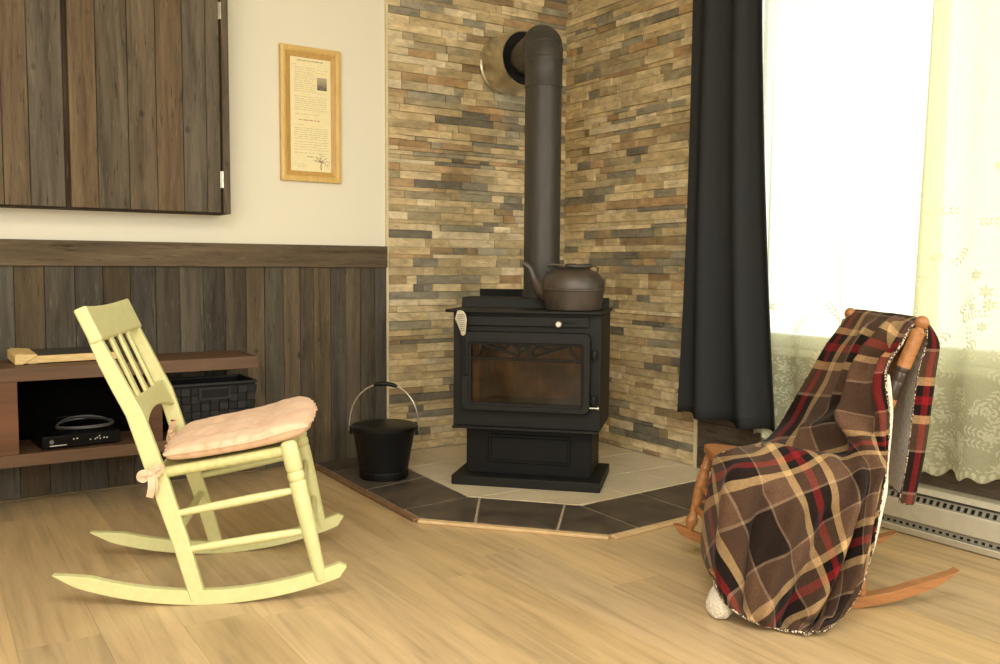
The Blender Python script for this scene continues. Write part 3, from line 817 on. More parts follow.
for s in (-1, 1):
    mb = MB()
    sec = [(-.026,.012,.040),(-.068,.17,.042),(-.118,.335,.046),(-.137,.395,.046),(-.178,.53,.043),(-.212,.60,.041),(-.242,.665,.039),(-.272,.735,.030)]
    vs = []; fs = []
    for (l, z, w_) in sec:
        y = s*post_y(z); t_ = .013
        a_ = .93
        vs += [(l-w_/2, y-t_, z-.3*w_*.4), (l+w_/2, y-t_, z+.3*w_*.4), (l+w_/2, y+t_, z+.3*w_*.4), (l-w_/2, y+t_, z-.3*w_*.4)]
    for i in range(len(sec)-1):
        o = i*4; q = o+4
        fs += [(o,o+1,q+1,q),(o+1,o+2,q+2,q+1),(o+2,o+3,q+3,q+2),(o+3,o,q,q+3)]
    k = (len(sec)-1)*4; fs += [(3,2,1,0),(k,k+1,k+2,k+3)]
    mb._add(vs, fs); mb.build('back_post', M_GREEN, LC, smooth=30, bevel=.004)
for s in (-1, 1):
    mb = MB(); p0 = V3(.302, s*.246, .058); p1 = V3(.216, s*.238, .447)
    L = (p1-p0).length; f_ = lambda d: d/L
    mb.turn(p0, p1, [(0,.0150),(.02,.0165),(.25,.0195),(.50,.0225),(.700,.0232),(.712,.0222),(.718,.0200),(.724,.0222),(.740,.0236),(.752,.0238),(.764,.0236),(.780,.0222),(.786,.0200),(.792,.0222),(.806,.0236),(.90,.0240),(.975,.0225),(.995,.017),(1,.010)], 24)
    mb.build('front_leg', M_GREEN, LC, smooth=40)
for (zf, lf, zb_, lb) in ((.309,.229,.252,-.085), (.194,.254,.151,-.062)):
    for s in (-1, 1):
        mb = MB(); p0 = V3(lb, s*.218, zb_); p1 = V3(lf, s*.240, zf)
        mb.turn(p0, p1, [(0,.009),(.3,.0115),(.6,.0125),(.9,.011),(1,.009)], 14); mb.build('stretcher', M_GREEN, LC)
for z, l in ((.285,.252), (.165,.278)):
    mb = MB(); mb.turn((l,-.238,z), (l,.238,z), [(0,.009),(.5,.0125),(1,.009)], 14); mb.build('stretcher', M_GREEN, LC)
mb = MB(); mb.turn((-.076,-.214,.20), (-.076,.214,.20), [(0,.009),(.5,.0125),(1,.009)], 14); mb.build('stretcher', M_GREEN, LC)
# top rail and mid rail sit on the front of the posts
bdir = Vector((-.298+.178, 0, .80-.53)).normalized(); bn_ = Vector((bdir.z, 0, -bdir.x))      # front normal
def backpt(z, f=0.0): 
    l = lerp(-.178, -.298, (z-.53)/(.80-.53)); return Vector((l, 0, z)) + bn_*f
def backpanel(z0, z1, hw, f0, thick, arch_t=0.0, arch_b=0.0, bow=.010):
    N = 24; vs = []; fs = []
    for i in range(N+1):
        y = -hw + 2*hw*i/N; k = (y/hw)**2
        a = backpt(z0 + arch_b*(1-k)); b = backpt(z1 - arch_t*(1-k)**1)
        for p in (a, b):
            for ff in (f0, f0+thick):
                q = p + bn_*(ff - bow*(1-k)); vs.append((q.x, y, q.z))
    for i in range(N):
        o = i*4; q = o+4
        fs += [(o+1,q+1,q+3,o+3), (o,o+2,q+2,q), (o+2,o+3,q+3,q+2), (o,q,q+1,o+1)]
    fs += [(0,1,3,2), (N*4, N*4+2, N*4+3, N*4+1)]
    mb = MB(); mb._add(vs, fs); return mb
backpanel(.722, .812, .254, -.016, .034, .004, .0, .010).build('top_rail', M_GREEN, LC, smooth=30, bevel=.006, seg=3)
backpanel(.484, .562, .210, -.006, .016, .0, .030, .004).build('mid_rail', M_GREEN, LC, smooth=30, bevel=.003)
for y in (-.105, 0.0, .105):
    mb = MB(); a = backpt(.55, .0); b = backpt(.735, .002)
    mb.beam((a.x, y, a.z), (b.x, y, b.z), .030, .011, (0,1,0)); mb.build('back_slat', M_GREEN, LC, bevel=.004, seg=2)
# rush seat: four wrapped rails and a woven top
sz_ = lambda l: .364 + (.420-.364)*(l+.118)/(.222+.118)
mb = MB()
def wrapped(mb, p, q, r, n):
    pts, rs = [], []
    p = Vector(p); q = Vector(q)
    for i in range(n*2+1):
        pts.append(p + (q-p)*i/(n*2)); rs.append(r if i % 2 else r*.90)
    mb.tube(pts, rs, 12)
for s in (-1, 1): wrapped(mb, (-.112, s*.212, sz_(-.112)), (.205, s*.232, sz_(.205)), .0155, 44)
wrapped(mb, (.220, -.225, sz_(.22)), (.220, .225, sz_(.22)), .0155, 50); wrapped(mb, (-.118, -.205, sz_(-.118)), (-.118, .205, sz_(-.118)), .0155, 46)
def seatfn(u, v):
    l = lerp(-.118, .220, u); y = lerp(-1, 1, v)*(.215+.02*u)
    d = min(abs(l-(-.118)), abs(l-.220), abs(abs(y)-.222))
    ph = max(abs((l-.051)/.17), abs(y)/.22)
    return (l, y, sz_(l) + .012 - .010*sm(1-ph) + .0014*sin(ph*90))
mb.grid(seatfn, 60, 60)
mb.build('rush_seat', M_RUSH, LC, smooth=60)

# seat cushion tied to the back posts
t = NT('cushion_cotton'); v = t.coord('Object'); n1 = t.noise(v, 26, 4, .6, 1.6); n2 = t.noise(v, 6, 3)
w1 = t.n('ShaderNodeTexVoronoi', feature='DISTANCE_TO_EDGE'); t.l(t.coord('Object', (11, 19, 15)), w1.inputs['Vector'])
vein = t.ramp(w1.outputs['Distance'], [(.0, g4(1)), (.035, g4(0))])
c = t.ramp(n2, [(.3, S(222,184,152)), (.7, S(232,198,168))]); c = t.mix(t.ramp(n1, [(.56, g4(0)), (.66, g4(.35))]), c, S(214,158,122))
c = t.mix(t.math('MULTIPLY', t.ramp(n1, [(.45, g4(0)), (.6, g4(.4))]), vein), c, S(140,120,104))
M_CUSH = t.done(t.bsdf(c, .85, 0, t.bump(n1, .25, .004), .2, .15))
CU = thing('seat_cushion', 'pink beige patterned seat cushion tied on the green rocking chair', 'cushion', (-2.252, -1.262, 0), radians(-22.4))
def cush(u, v, top):
    a = 2*u-1; b = 2*v-1
    ax = a*sqrt(1-.20*b*b); by = b*sqrt(1-.20*a*a)
    l = lerp(-.124, .286, (ax+1)/2); y = by*(.248 + .022*(ax+1)/2)
    e = max((1-abs(a)**7)*(1-abs(b)**7), 0)**.45
    fr2 = sm((l-.10)/.14)
    tuft = 0
    for (tx, ty) in ((-.4,-.42),(-.4,.42),(.28,-.42),(.28,.42)):
        d2 = (a-tx)**2 + (b-ty)**2; tuft += exp(-d2/.035)*.012
    wr_ = mnoise.noise(Vector((l*15, y*15, 1.3)))*.008 + mnoise.noise(Vector((l*36, y*36, 4.3)))*.003
    zb = sz_(l) + .0175
    hm = .032 + .010*fr2                       # where the two faces meet
    edge = .0030*sin(atan2(b, a)*30) + .006*mnoise.noise(Vector((a*4, b*4, 7)))
    if top: z = zb + hm + (.022 + .006*fr2)*e - tuft*e + wr_*e
    else: z = zb + hm*(1-e)
    k = 1-e*.5
    return (l + edge*k, y + edge*k, z)
mb = MB()
mb.grid(lambda u, v: cush(u, v, True), 56, 56); mb.grid(lambda u, v: cush(u, v, False), 56, 56, flip=True)
o = mb.build('pad', M_CUSH, CU, smooth=180)
bm = bmesh.new(); bm.from_mesh(o.data); bmesh.ops.remove_doubles(bm, verts=bm.verts, dist=.0006); bmesh.ops.recalc_face_normals(bm, faces=bm.faces); bm.to_mesh(o.data); bm.free()
pipe_pts = []
for k in range(120):
    q = k/120*4; s_ = int(q); f_ = q-s_
    u, v = [(f_,0),(1,f_),(1-f_,1),(0,1-f_)][s_]
    pipe_pts.append(cush(u, v, True))
mb = MB(); mb.tube(pipe_pts, .0042, 8, closed=True); mb.build('piping', M_CUSH, CU)
def ribbon(mb, pts, w, nrm):
    pts = [Vector(p) for p in pts]; nrm = Vector(nrm)
    vs = []; fs = []
    for i, p in enumerate(pts):
        d = (pts[min(i+1, len(pts)-1)] - pts[max(i-1, 0)]).normalized(); s = d.cross(nrm).normalized()
        vs += [p - s*w/2 - nrm*.001, p + s*w/2 - nrm*.001, p + s*w/2 + nrm*.001, p - s*w/2 + nrm*.001]
    for i in range(len(pts)-1):
        o = i*4; q = o+4
        fs += [(o,o+1,q+1,q),(o+1,o+2,q+2,q+1),(o+2,o+3,q+3,q+2),(o+3,o,q,q+3)]
    fs += [(3,2,1,0), tuple((len(pts)-1)*4+k for k in range(4))]
    mb._add(vs, fs)
def bow(c, rt, up, out, name):
    c, rt, up, out = [Vector(q) for q in (c, rt, up, out)]
    P = lambda a, b, k=0: c + rt*a + up*b + out*k
    mb = MB()
    mb.ball(c + out*.004, .009, 10)
    for s in (-1, 1):
        ribbon(mb, bez([P(0,0,.004), P(s*.014,.010,.012), P(s*.028,.012,.012), P(s*.031,.002,.008), P(s*.020,-.008,.004), P(s*.008,-.004,.004)], 20), .017, out)
    ribbon(mb, bez([P(.002,-.002,.006), P(.006,-.022,.010), P(.008,-.042,.012), P(.004,-.064,.008)], 14), .018, out)
    ribbon(mb, bez([P(-.002,-.002,.004), P(.012,-.020,.006), P(.016,-.036,.006), P(.014,-.052,.004)], 14), .018, out)
    mb.build(name, M_CUSH, CU, smooth=60)
bow((-.138, -.246, .372), (.85,0,.35), (.1,0,1), (0,-1,0), 'tie')
bow((-.160, .182, .405), (.25,-.15,.95), (-.1,0,1), (.6,-.8,0), 'tie')

# ------------------------------------------------------------------ honey wood rocking chair (local X forward, +Y its near side)
M_HONEY = speckle('honey_varnished_wood', S(148,98,55), S(170,117,70), .38, 9, (1.2,10,10), .04, spec=.5)
M_GROOVE = speckle('dark_turned_wood', S(44,34,28), S(58,44,34), .3, 20, bump=.02)
RC = thing('rocking_chair', 'honey brown wooden rocking chair half hidden under a plaid blanket by the window', 'chair', (-.8, -2.245, 0), radians(148.5))
ry = lambda l: .195 + .05*l
for s in (-1, 1):
    mb = MB(); rocker(mb, 0, s, -.345, .354, .72, .030, .034, .12, ry, .030); mb.build('rocker', M_HONEY, RC, smooth=30, bevel=.003)
for s in (-1, 1):
    mb = MB(); p0 = V3(.306, s*.210, .090); p1 = V3(.250, s*.203, .335)
    mb.turn(p0, p1, [(0,.011),(.03,.012),(.08,.014),(.12,.019),(.16,.0195),(.20,.015),(.24,.0125),(.30,.014),(.55,.0185),(.75,.0175),(.80,.014),(.84,.018),(.88,.014),(1,.013)], 20); mb.build('front_leg', M_HONEY, RC, smooth=40)
    mb = MB(); p0 = V3(-.075, s*.190, .028); p1 = V3(-.035, s*.182, .330)
    mb.turn(p0, p1, [(0,.012),(.2,.017),(.5,.019),(.8,.016),(1,.013)], 18); mb.build('rear_leg', M_HONEY, RC)
    mb = MB(); mb.turn((-.058, s*.187, .15), (.285, s*.207, .19), [(0,.008),(.5,.013),(1,.008)], 12); mb.build('stretcher', M_HONEY, RC)
for z in (.17, .235):
    mb = MB(); l = .306-.056*(z-.09)/.245; mb.turn((l,-.206,z), (l,.206,z), [(0,.008),(.5,.014),(1,.008)], 12); mb.build('stretcher', M_HONEY, RC)
mb = MB()
def seat2(u, v, top):
    a = 2*u-1; b = 2*v-1; l = lerp(-.10, .284, u); hw = lerp(.175, .210, sm(u*1.2))
    hw *= 1 - .06*sm((u-.9)/.1); y = b*hw
    l += -.016*b*b*(u > .5)*(u-.5)*2
    zs = .344 + .040*(l+.10)/.384
    if top:
        dish = .012*exp(-((a+.1)**2)/.25)*(1-b*b)
        e = (1-abs(a)**14)*(1-abs(b)**14); return (l, y, zs - dish - .008*(1-e))
    return (l, y, zs - .036)
n_ = 30
mb.grid(lambda u, v: seat2(u, v, True), n_, n_)
mb.grid(lambda u, v: seat2(u, v, False), n_, n_, flip=True)
for fn in (lambda u, v: seat2(u, 0, v > .5), lambda u, v: seat2(1-u, 1, v > .5), lambda u, v: seat2(1, u, v > .5), lambda u, v: seat2(0, 1-u, v > .5)):
    mb.grid(fn, n_, 1)
o = mb.build('seat', M_HONEY, RC, smooth=50)
bm = bmesh.new(); bm.from_mesh(o.data); bmesh.ops.remove_doubles(bm, verts=bm.verts, dist=.0004); bmesh.ops.recalc_face_normals(bm, faces=bm.faces); bm.to_mesh(o.data); bm.free()
m = o.modifiers.new('bevel', 'BEVEL'); m.width = .006; m.segments = 3; m.limit_method = 'ANGLE'; m.angle_limit = radians(50)
for s in (-1, 1):
    p0 = V3(-.055, s*.178, .355); p1 = V3(-.199, s*.2235, .800)
    mb = MB(); mb.turn(p0, p1, [(0,.013),(.10,.016),(.30,.0175),(.55,.0185),(.60,.0185),(.605,.016),(.615,.016),(.62,.0185),(.655,.0185),(.66,.016),(.67,.016),(.675,.0185),(.80,.0190),(.915,.0185),(.925,.013),(.935,.010)], 22)
    pz = mb.build('back_post', M_HONEY, RC, smooth=40)
    d = (p1-p0)
    mb = MB(); c = p0 + d*.968; mb.turn(p0+d*.925, p0+d*.95, [(0,.0125),(1,.009)], 16); mb.ball(c, .0185, 20); mb.build('finial', M_HONEY, pz, smooth=60)
    mb = MB(); mb.turn(p0+d*.50, p0+d*.70, [(0,.0170),(.05,.0190),(.52,.0190),(.55,.0178),(.58,.0190),(.80,.0190),(.83,.0178),(.86,.0190),(.97,.0190),(1,.0180)], 22); tag(mb.build('turned_band', M_GROOVE, pz, smooth=40), 'dark grooved band')
mb = MB()
N = 20; vs = []; fs = []
for i in range(N+1):
    y = -.215 + .43*i/N; k = 1-(y/.215)**2; l = -.170 - .030*k
    for (dl, z) in ((0,.690+.0*k), (-.016,.690), (-.024,.752+.012*k), (-.008,.752+.012*k)): vs.append((l+dl, y, z))
for i in range(N):
    o = i*4; q = o+4
    fs += [(o,o+1,q+1,q),(o+1,o+2,q+2,q+1),(o+2,o+3,q+3,q+2),(o+3,o,q,q+3)]
fs += [(3,2,1,0), tuple(N*4+k for k in range(4))]
mb._add(vs, fs); mb.build('crest_rail', M_HONEY, RC, smooth=30, bevel=.004)
for k in range(5):
    y0 = -.13 + .065*k; y1 = -.15 + .075*k; kk = 1-(y1/.215)**2
    mb = MB(); mb.turn((-.062, y0, .352), (-.182-.030*kk, y1, .695), [(0,.007),(.5,.010),(1,.007)], 10); mb.build('spindle', M_HONEY, RC)
# ------------------------------------------------------------------ plaid blanket with a sherpa lining
def plaid_material():
    t = NT('brown_red_plaid')
    tc = t.n('ShaderNodeTexCoord'); sp_ = t.n('ShaderNodeSeparateXYZ'); t.l(tc.outputs['UV'], sp_.inputs[0])
    cream, dark, red, brown, thin, deep = S(182,150,106), S(24,18,16), S(120,22,27), S(91,68,52), S(134,112,92), S(36,27,22)
    stops = [(0,cream),(.057,dark),(.132,red),(.190,dark),(.265,cream),(.322,brown),(.50,thin),(.516,deep),(.80,thin),(.816,brown)]
    cols = []
    for ax in (0, 1):
        f = t.math('FRACT', t.math('DIVIDE', sp_.outputs[ax], .385))
        cols.append(t.ramp(f, stops, 'CONSTANT'))
    c = t.mix(.5, cols[0], cols[1])
    ov = t.coord('Object'); fz_ = t.noise(ov, 190, 4); n2 = t.noise(ov, 14, 3)
    c = t.mix(1.0, c, t.ramp(fz_, [(.3, g4(.82)), (.7, g4(1.18))]), 'MULTIPLY')
    c = t.mix(1.0, c, t.ramp(n2, [(.3, g4(.93)), (.7, g4(1.07))]), 'MULTIPLY')
    return t.done(t.bsdf(c, .95, 0, t.bump(fz_, .35, .003), .08, .06))
def sherpa_material():
    t = NT('sherpa_fleece'); v = t.coord('Object'); n = t.noise(v, 120, 5, .6); vo = t.n('ShaderNodeTexVoronoi'); t.l(v, vo.inputs['Vector']); vo.inputs['Scale'].default_value = 150
    h = t.math('ADD', n, vo.outputs['Distance'])
    return t.done(t.bsdf(t.ramp(n, [(.3, S(222,212,188)), (.7, S(242,234,214))]), .95, 0, t.bump(h, .8, .006), .1, .3))
def stitch_material():
    t = NT('overlocked_hem'); v = t.coord('Object'); n = t.noise(v, 240, 3, .5)
    return t.done(t.bsdf(t.ramp(n, [(.50, S(58,44,35)), (.58, S(222,208,180))]), .95, 0, t.bump(n, .6, .004), .1))
M_PLAID, M_SHERPA, M_HEM = plaid_material(), sherpa_material(), stitch_material()
BQ = [[(-191,-219,781),(-195,-186,782),(-195,-147,782),(-195,-107,782),(-196,-68,781),(-195,-28,780),(-196,8,779),(-198,40,778),(-198,71,778),(-198,98,777),(-199,121,775),(-185,168,774),(-175,203,773)],
[(-141,-193,729),(-149,-165,729),(-150,-122,730),(-151,-76,731),(-151,-31,732),(-151,13,733),(-152,52,734),(-154,86,737),(-155,116,739),(-156,143,742),(-157,167,744),(-154,194,746),(-150,224,748)],
[(-113,-221,670),(-119,-182,668),(-122,-136,671),(-123,-86,673),(-124,-35,676),(-124,13,679),(-126,56,684),(-128,92,689),(-130,122,696),(-133,149,702),(-135,172,709),(-137,194,714),(-138,216,720)],
[(-77,-232,598),(-90,-204,598),(-97,-163,600),(-99,-110,605),(-101,-55,610),(-103,-3,617),(-106,44,626),(-110,82,636),(-113,114,647),(-117,140,658),(-121,163,669),(-124,183,679),(-127,200,690)],
[(-41,-245,523),(-57,-219,523),(-69,-182,526),(-74,-129,532),(-77,-72,540),(-81,-18,552),(-86,32,565),(-91,74,580),(-96,111,596),(-102,140,611),(-106,165,625),(-111,185,638),(-116,194,653)],
[(-4,-255,446),(-17,-210,454),(-33,-175,456),(-43,-128,463),(-52,-76,475),(-59,-24,490),(-66,27,508),(-73,76,528),(-80,121,546),(-86,158,563),(-92,186,578),(-100,206,589),(-107,223,602)],
[(61,-183,399),(45,-138,412),(24,-110,413),(2,-81,417),(-17,-48,426),(-34,-10,440),(-46,38,459),(-56,91,479),(-63,143,498),(-71,184,513),(-82,209,524),(-97,220,531),(-115,224,538)],
[(156,-16,411),(124,-15,408),(96,-1,406),(64,12,404),(32,25,405),(3,47,412),(-18,84,423),(-33,132,437),(-45,179,450),(-59,211,459),(-76,225,463),(-94,228,466),(-115,224,466)],
[(221,65,418),(194,80,414),(166,102,411),(132,118,406),(95,130,400),(58,144,397),(27,166,397),(2,197,400),(-20,226,403),(-42,241,403),(-64,245,402),(-84,244,401),(-105,238,398)],
[(280,115,418),(253,146,414),(229,183,410),(196,207,402),(158,222,390),(118,232,378),(79,242,367),(44,256,360),(12,267,354),(-17,271,349),(-43,272,346),(-64,272,346),(-81,276,346)],
[(304,78,396),(289,164,398),(270,220,393),(239,249,380),(200,264,362),(158,273,343),(116,280,326),(76,286,312),(39,290,302),(6,292,296),(-23,292,293),(-46,291,293),(-66,292,294)],
[(312,76,374),(306,171,370),(292,235,361),(263,268,343),(225,283,320),(183,291,298),(139,296,277),(97,301,260),(58,304,249),(22,305,243),(-8,305,242),(-32,304,244),(-53,304,246)],
[(317,86,346),(315,173,330),(304,242,317),(279,280,296),(243,295,272),(200,303,248),(156,308,227),(114,312,210),(74,315,198),(38,316,194),(6,315,194),(-19,315,196),(-41,313,199)],
[(322,69,291),(322,165,277),(315,243,264),(293,288,245),(258,306,222),(217,315,198),(174,319,178),(132,322,161),(92,325,151),(55,326,148),(24,325,148),(-1,325,150),(-22,326,151)],
[(329,58,228),(329,158,218),(324,242,208),(304,294,192),(272,316,172),(232,325,150),(190,329,131),(149,332,116),(110,334,107),(74,334,105),(43,334,107),(18,334,109),(-4,334,106)],
[(335,57,168),(335,160,163),(330,247,156),(311,301,143),(280,325,125),(243,334,106),(204,338,89),(165,340,75),(128,342,68),(94,342,68),(64,341,72),(38,341,75),(15,341,76)],
[(340,76,117),(339,179,119),(334,261,113),(316,311,102),(286,333,86),(251,341,69),(215,345,54),(179,347,43),(145,349,38),(114,349,39),(85,349,43),(60,348,47),(36,346,50)],
[(342,139,96),(341,220,92),(335,284,84),(317,322,72),(289,340,56),(256,346,42),(223,350,30),(191,355,23),(162,359,20),(134,361,20),(110,362,23),(86,359,25),(62,350,25)],
[(343,217,87),(344,274,75),(338,313,60),(318,338,46),(290,348,32),(260,350,20),(230,354,13),(204,368,12),(180,381,13),(160,389,13),(141,392,12),(121,387,12),(101,381,13)]]
NRQ, NCQ = len(BQ), len(BQ[0])
Q = [[Vector(p)*.001 for p in row] for row in BQ]
rows_ = []
def behind(l, z, fold):
    o = []
    for j in range(NCQ):
        w_ = j/(NCQ-1)
        wave = .012*sin(w_*9+z*3)
        if w_ <= .8: p = V3(l + wave, lerp(-.225, .222, w_/.8), z)
        else:
            k = (w_-.8)/.2
            p = V3(l + wave*(1-k) + .052*fold*k, .222 + .014*sin(pi*k)*fold + .004*k, z)
        o.append(p)
    return o
rows_.append(behind(-.205, .300, 1.0)); rows_.append(behind(-.222, .42, 1.0)); rows_.append(behind(-.232, .55, 1.0))
rows_.append(behind(-.238, .66, .9)); rows_.append(behind(-.240, .735, .6))
cr_ = behind(-.222, .790, .25)
for j in range(NCQ): cr_[j] = cr_[j]*.45 + (Q[0][j] + V3(-.022,0,.017))*.55
rows_.append(cr_)
NBACK = len(rows_)
G = rows_ + Q
NG = len(G)
def cat(p0, p1, p2, p3, f): return .5*((2*p1)+(-p0+p2)*f+(2*p0-5*p1+4*p2-p3)*f*f+(-p0+3*p1-3*p2+p3)*f**3)
def curve_at(P, t_):
    m_ = len(P); x_ = t_*(m_-1); k = min(int(x_), m_-2); f = x_-k
    p0 = P[k-1] if k > 0 else 2*P[0]-P[1]; p3 = P[k+2] if k+2 < m_ else 2*P[-1]-P[-2]
    return cat(p0, P[k], P[k+1], p3, f)
NU, NV = 84, 150
dense = []
colsD = [[curve_at([G[i][j] for i in range(NG)], v/NV) for v in range(NV+1)] for j in range(NCQ)]
for v in range(NV+1):
    line = [colsD[j][v] for j in range(NCQ)]
    dense.append([curve_at(line, u/NU) for u in range(NU+1)])
def normals(D):
    N_ = []
    for v in range(NV+1):
        r_ = []
        for u in range(NU+1):
            du = D[v][min(u+1,NU)] - D[v][max(u-1,0)]; dv = D[min(v+1,NV)][u] - D[max(v-1,0)][u]
            n = du.cross(dv); r_.append(n.normalized() if n.length > 1e-9 else V3(0,0,1))
        N_.append(r_)
    return N_
NN = normals(dense)
# which way is out: the seat front must point forward
mid = NN[int(NV*.8)][NU//3]
SG = 1.0 if mid.x > 0 else -1.0
vf = lambda q: (NBACK + q)/(NG-1)     # front rows counted from the crest
def seg_d(px, py, ax, ay, bx, by):
    dx, dy = bx-ax, by-ay; t_ = max(0, min(1, ((px-ax)*dx+(py-ay)*dy)/(dx*dx+dy*dy+1e-12)))
    return sqrt((px-ax-dx*t_)**2 + (py-ay-dy*t_)**2), t_
RIDGES = [  # (u, front row) -> (u, front row), height, width
    ((.80,.3),(.64,2.6),.026,.055), ((.64,2.6),(.70,7.0),.030,.055), ((.80,1.6),(.80,7.0),-.016,.040), ((.54,1.6),(.56,6.0),-.014,.040),
    ((.36,.3),(.42,4.5),.010,.05), ((.90,2.0),(.92,9),.010,.04), ((.22,6.0),(.66,5.6),.020,.045), ((.18,7.2),(.62,7.0),-.014,.035),
    ((.12,8.0),(.60,8.2),.016,.040), ((.66,5.6),(.92,8.6),.014,.040),
    ((.76,8.0),(.66,16.5),.024,.050), ((.62,9.5),(.56,17.9),-.020,.045), ((.46,10),(.42,17.9),.020,.055), ((.30,10.0),(.30,17.9),-.018,.045),
    ((.90,9),(.86,17.9),.018,.040), ((.80,10),(.77,17.9),-.018,.035), ((.15,10),(.20,17.9),.014,.05)]
cover = []
for v in range(NV+1):
    r_ = []
    for u in range(NU+1):
        U_, q = u/NU, v/NV*(NG-1)-NBACK
        d = 0.0
        if q > -1:
            for (a, b, hgt, wd) in RIDGES:
                ds, tt = seg_d(U_, q/20.0, a[0], a[1]/20.0, b[0], b[1]/20.0)
                d += 1.7*hgt*exp(-(ds/wd)**2*1.6)*sm(min(tt, 1-tt)*6+.25)
        p = dense[v][u]
        d += mnoise.noise(p*8)*.010 + mnoise.noise(p*22)*.0018
        if q < 0: d *= .5
        edge = min(U_, 1-U_)
        pn = p + NN[v][u]*SG*d*(.35+.65*sm(edge/.08))
        if pn.z < .008: pn.z = .008
        r_.append(pn)
    cover.append(r_)
N2 = normals(cover)
# plaid coordinates: straight on the back, turned towards the diagonal over the seat and the drop
WID = .46
arc_ = [0.0]
for v in range(1, NV+1): arc_.append(arc_[-1] + (dense[v][NU//2]-dense[v-1][NU//2]).length)
v0_ = int(NV*vf(6.6)); y0_ = arc_[v0_]
def plaid_uv(u, v):
    w_ = u/NU; q = v/NV*(NG-1)-NBACK
    X = (w_-.40)*WID*(1 + .55*sm((q-6)/6)); Y = arc_[v]-y0_
    ph = radians(45)*sm((q-5.2)/3.6)*(1-.45*sm((w_-.62)/.35))
    return (X*cos(ph) - Y*sin(ph) + .205 + 4*.385, X*sin(ph) + Y*cos(ph) + .345 + 8*.385)
BL = thing('blanket', 'brown red and cream plaid blanket with fleecy lining draped over the honey wood rocking chair', 'blanket', (-.8, -2.245, 0), radians(148.5))
def sheet(off, uv, name, mat):
    mb = MB()
    for v in range(NV+1):
        for u in range(NU+1):
            mb.v.append(cover[v][u] + N2[v][u]*SG*off)
            if uv: mb.uv[len(mb.v)-1] = plaid_uv(u, v)
    for v in range(NV):
        for u in range(NU):
            a = v*(NU+1)+u; f = [a, a+1, a+NU+2, a+NU+1]
            mb.f.append(f if SG > 0 else f[::-1]); mb.t.append(mb.tint)
    return mb.build(name, mat, BL, smooth=180, sub=1)
sheet(.004, True, 'plaid_cover', M_PLAID)
tag(sheet(-.003, False, 'sherpa_lining', M_SHERPA), 'off white fleecy lining')
bd_ = [cover[0][u] for u in range(0, NU+1, 2)] + [cover[v][NU] for v in range(2, NV+1, 2)] + [cover[NV][u] for u in range(NU-2, -1, -2)] + [cover[v][0] for v in range(NV-2, 0, -2)]
rs_ = [.0038 + .0008*sin(k*2.4) for k in range(len(bd_))]
mb = MB(); mb.tube(bd_, rs_, 8, closed=True); tag(mb.build('stitched_hem', M_HEM, BL, smooth=180), 'overlocked brown and white hem')
va, vb = int(NV*vf(4.3)), int(NV*vf(12.5))
eg = [cover[v][NU] + N2[v][NU]*SG*(-.006) + (cover[v][NU]-cover[v][NU-2]).normalized()*.004 for v in range(va, vb)]
mb = MB(); mb.tube(eg, [.0035 + .0055*sin(pi*k/(len(eg)-1))**.5 for k in range(len(eg))], 10); tag(mb.build('rolled_edge', M_SHERPA, BL, smooth=180), 'off white fleecy rolled edge')
# fleece corner turned out on the floor
mb = MB()
def lump(u, v):
    a = 2*pi*u; b = pi*v
    r = 1.3 + .16*mnoise.noise(Vector((cos(a)*sin(b)*2.2, sin(a)*sin(b)*2.2, cos(b)*2.2)))
    z = .032 + .036*cos(b)*r
    return (.330 + .026*sin(b)*cos(a)*r - .012*cos(b), .236 + .046*sin(b)*sin(a)*r, max(z, .003))
mb.grid(lump, 28, 18); tag(mb.build('turned_corner', M_SHERPA, BL, smooth=180), 'off white fleecy corner turned outward')

# ------------------------------------------------------------------ curtains
t = NT('charcoal_curtain_cloth'); v = t.coord('Object'); n = t.noise(v, 260, 3)
df = t.n('ShaderNodeBsdfDiffuse'); tl_ = t.n('ShaderNodeBsdfTranslucent')
c = t.ramp(n, [(.3, S(54,56,57)), (.7, S(68,70,71))]); t.l(c, df.inputs[0]); tl_.inputs[0].default_value = S(110,114,116)
ms = t.n('ShaderNodeMixShader'); ms.inputs[0].default_value = .16; t.l(df.outputs[0], ms.inputs[1]); t.l(tl_.outputs[0], ms.inputs[2])
M_CURT = t.done(ms.outputs[0])
CT_ = thing('dark_curtain', 'charcoal cloth curtain hanging between the stone wall and the bright window', 'curtain', (-.12, -1.03, 2.26))
def dcurt(u, v):
    z = lerp(2.26, .272, v)
    k = (2.26-z)/1.99
    yl = lerp(-1.045, -1.008, k**1.5); yr = lerp(-1.425, -1.57, k**1.3)
    ph = u*2*pi*2.6 + .5*sin(k*3) + .35*sin(u*7)
    x = -.118 + (.016+.014*k)*sin(ph)
    y = lerp(yl, yr, u) + .004*cos(ph)*(.4+k)
    if v > .985: z += .006*sin(ph) - .010*u
    return (x + .12, y + 1.03, z - 2.26)
mb = MB(); mb.grid(dcurt, 110, 40); mb.build('curtain_cloth', M_CURT, CT_, smooth=180, solid=.004)
hem = []
for i in range(111):
    p = Vector(dcurt(i/110, .985)); hem.append(p)
mb = MB(); mb.tube([p + V3(-.002,0,0) for p in hem], .0022, 6); mb.build('hem', M_CURT, CT_)
rod = thing('curtain_rod', 'black curtain rod above the window', 'curtain rod', (-.118, -1.0, 2.285))
mb = MB(); mb.turn((0,.03,0), (0,-2.75,0), [(0,.012),(1,.012)], 16); mb.ball((0,.045,0), .022, 14); mb.ball((0,-2.765,0), .022, 14); mb.build('rod', M_BLACKMETAL, rod)
for y in (-.02, -1.3, -2.7):
    mb = MB(); mb.box(-.008,.122, y-.008,y+.008,-.008,.008); mb.build('bracket', M_BLACKMETAL, rod, bevel=.002)

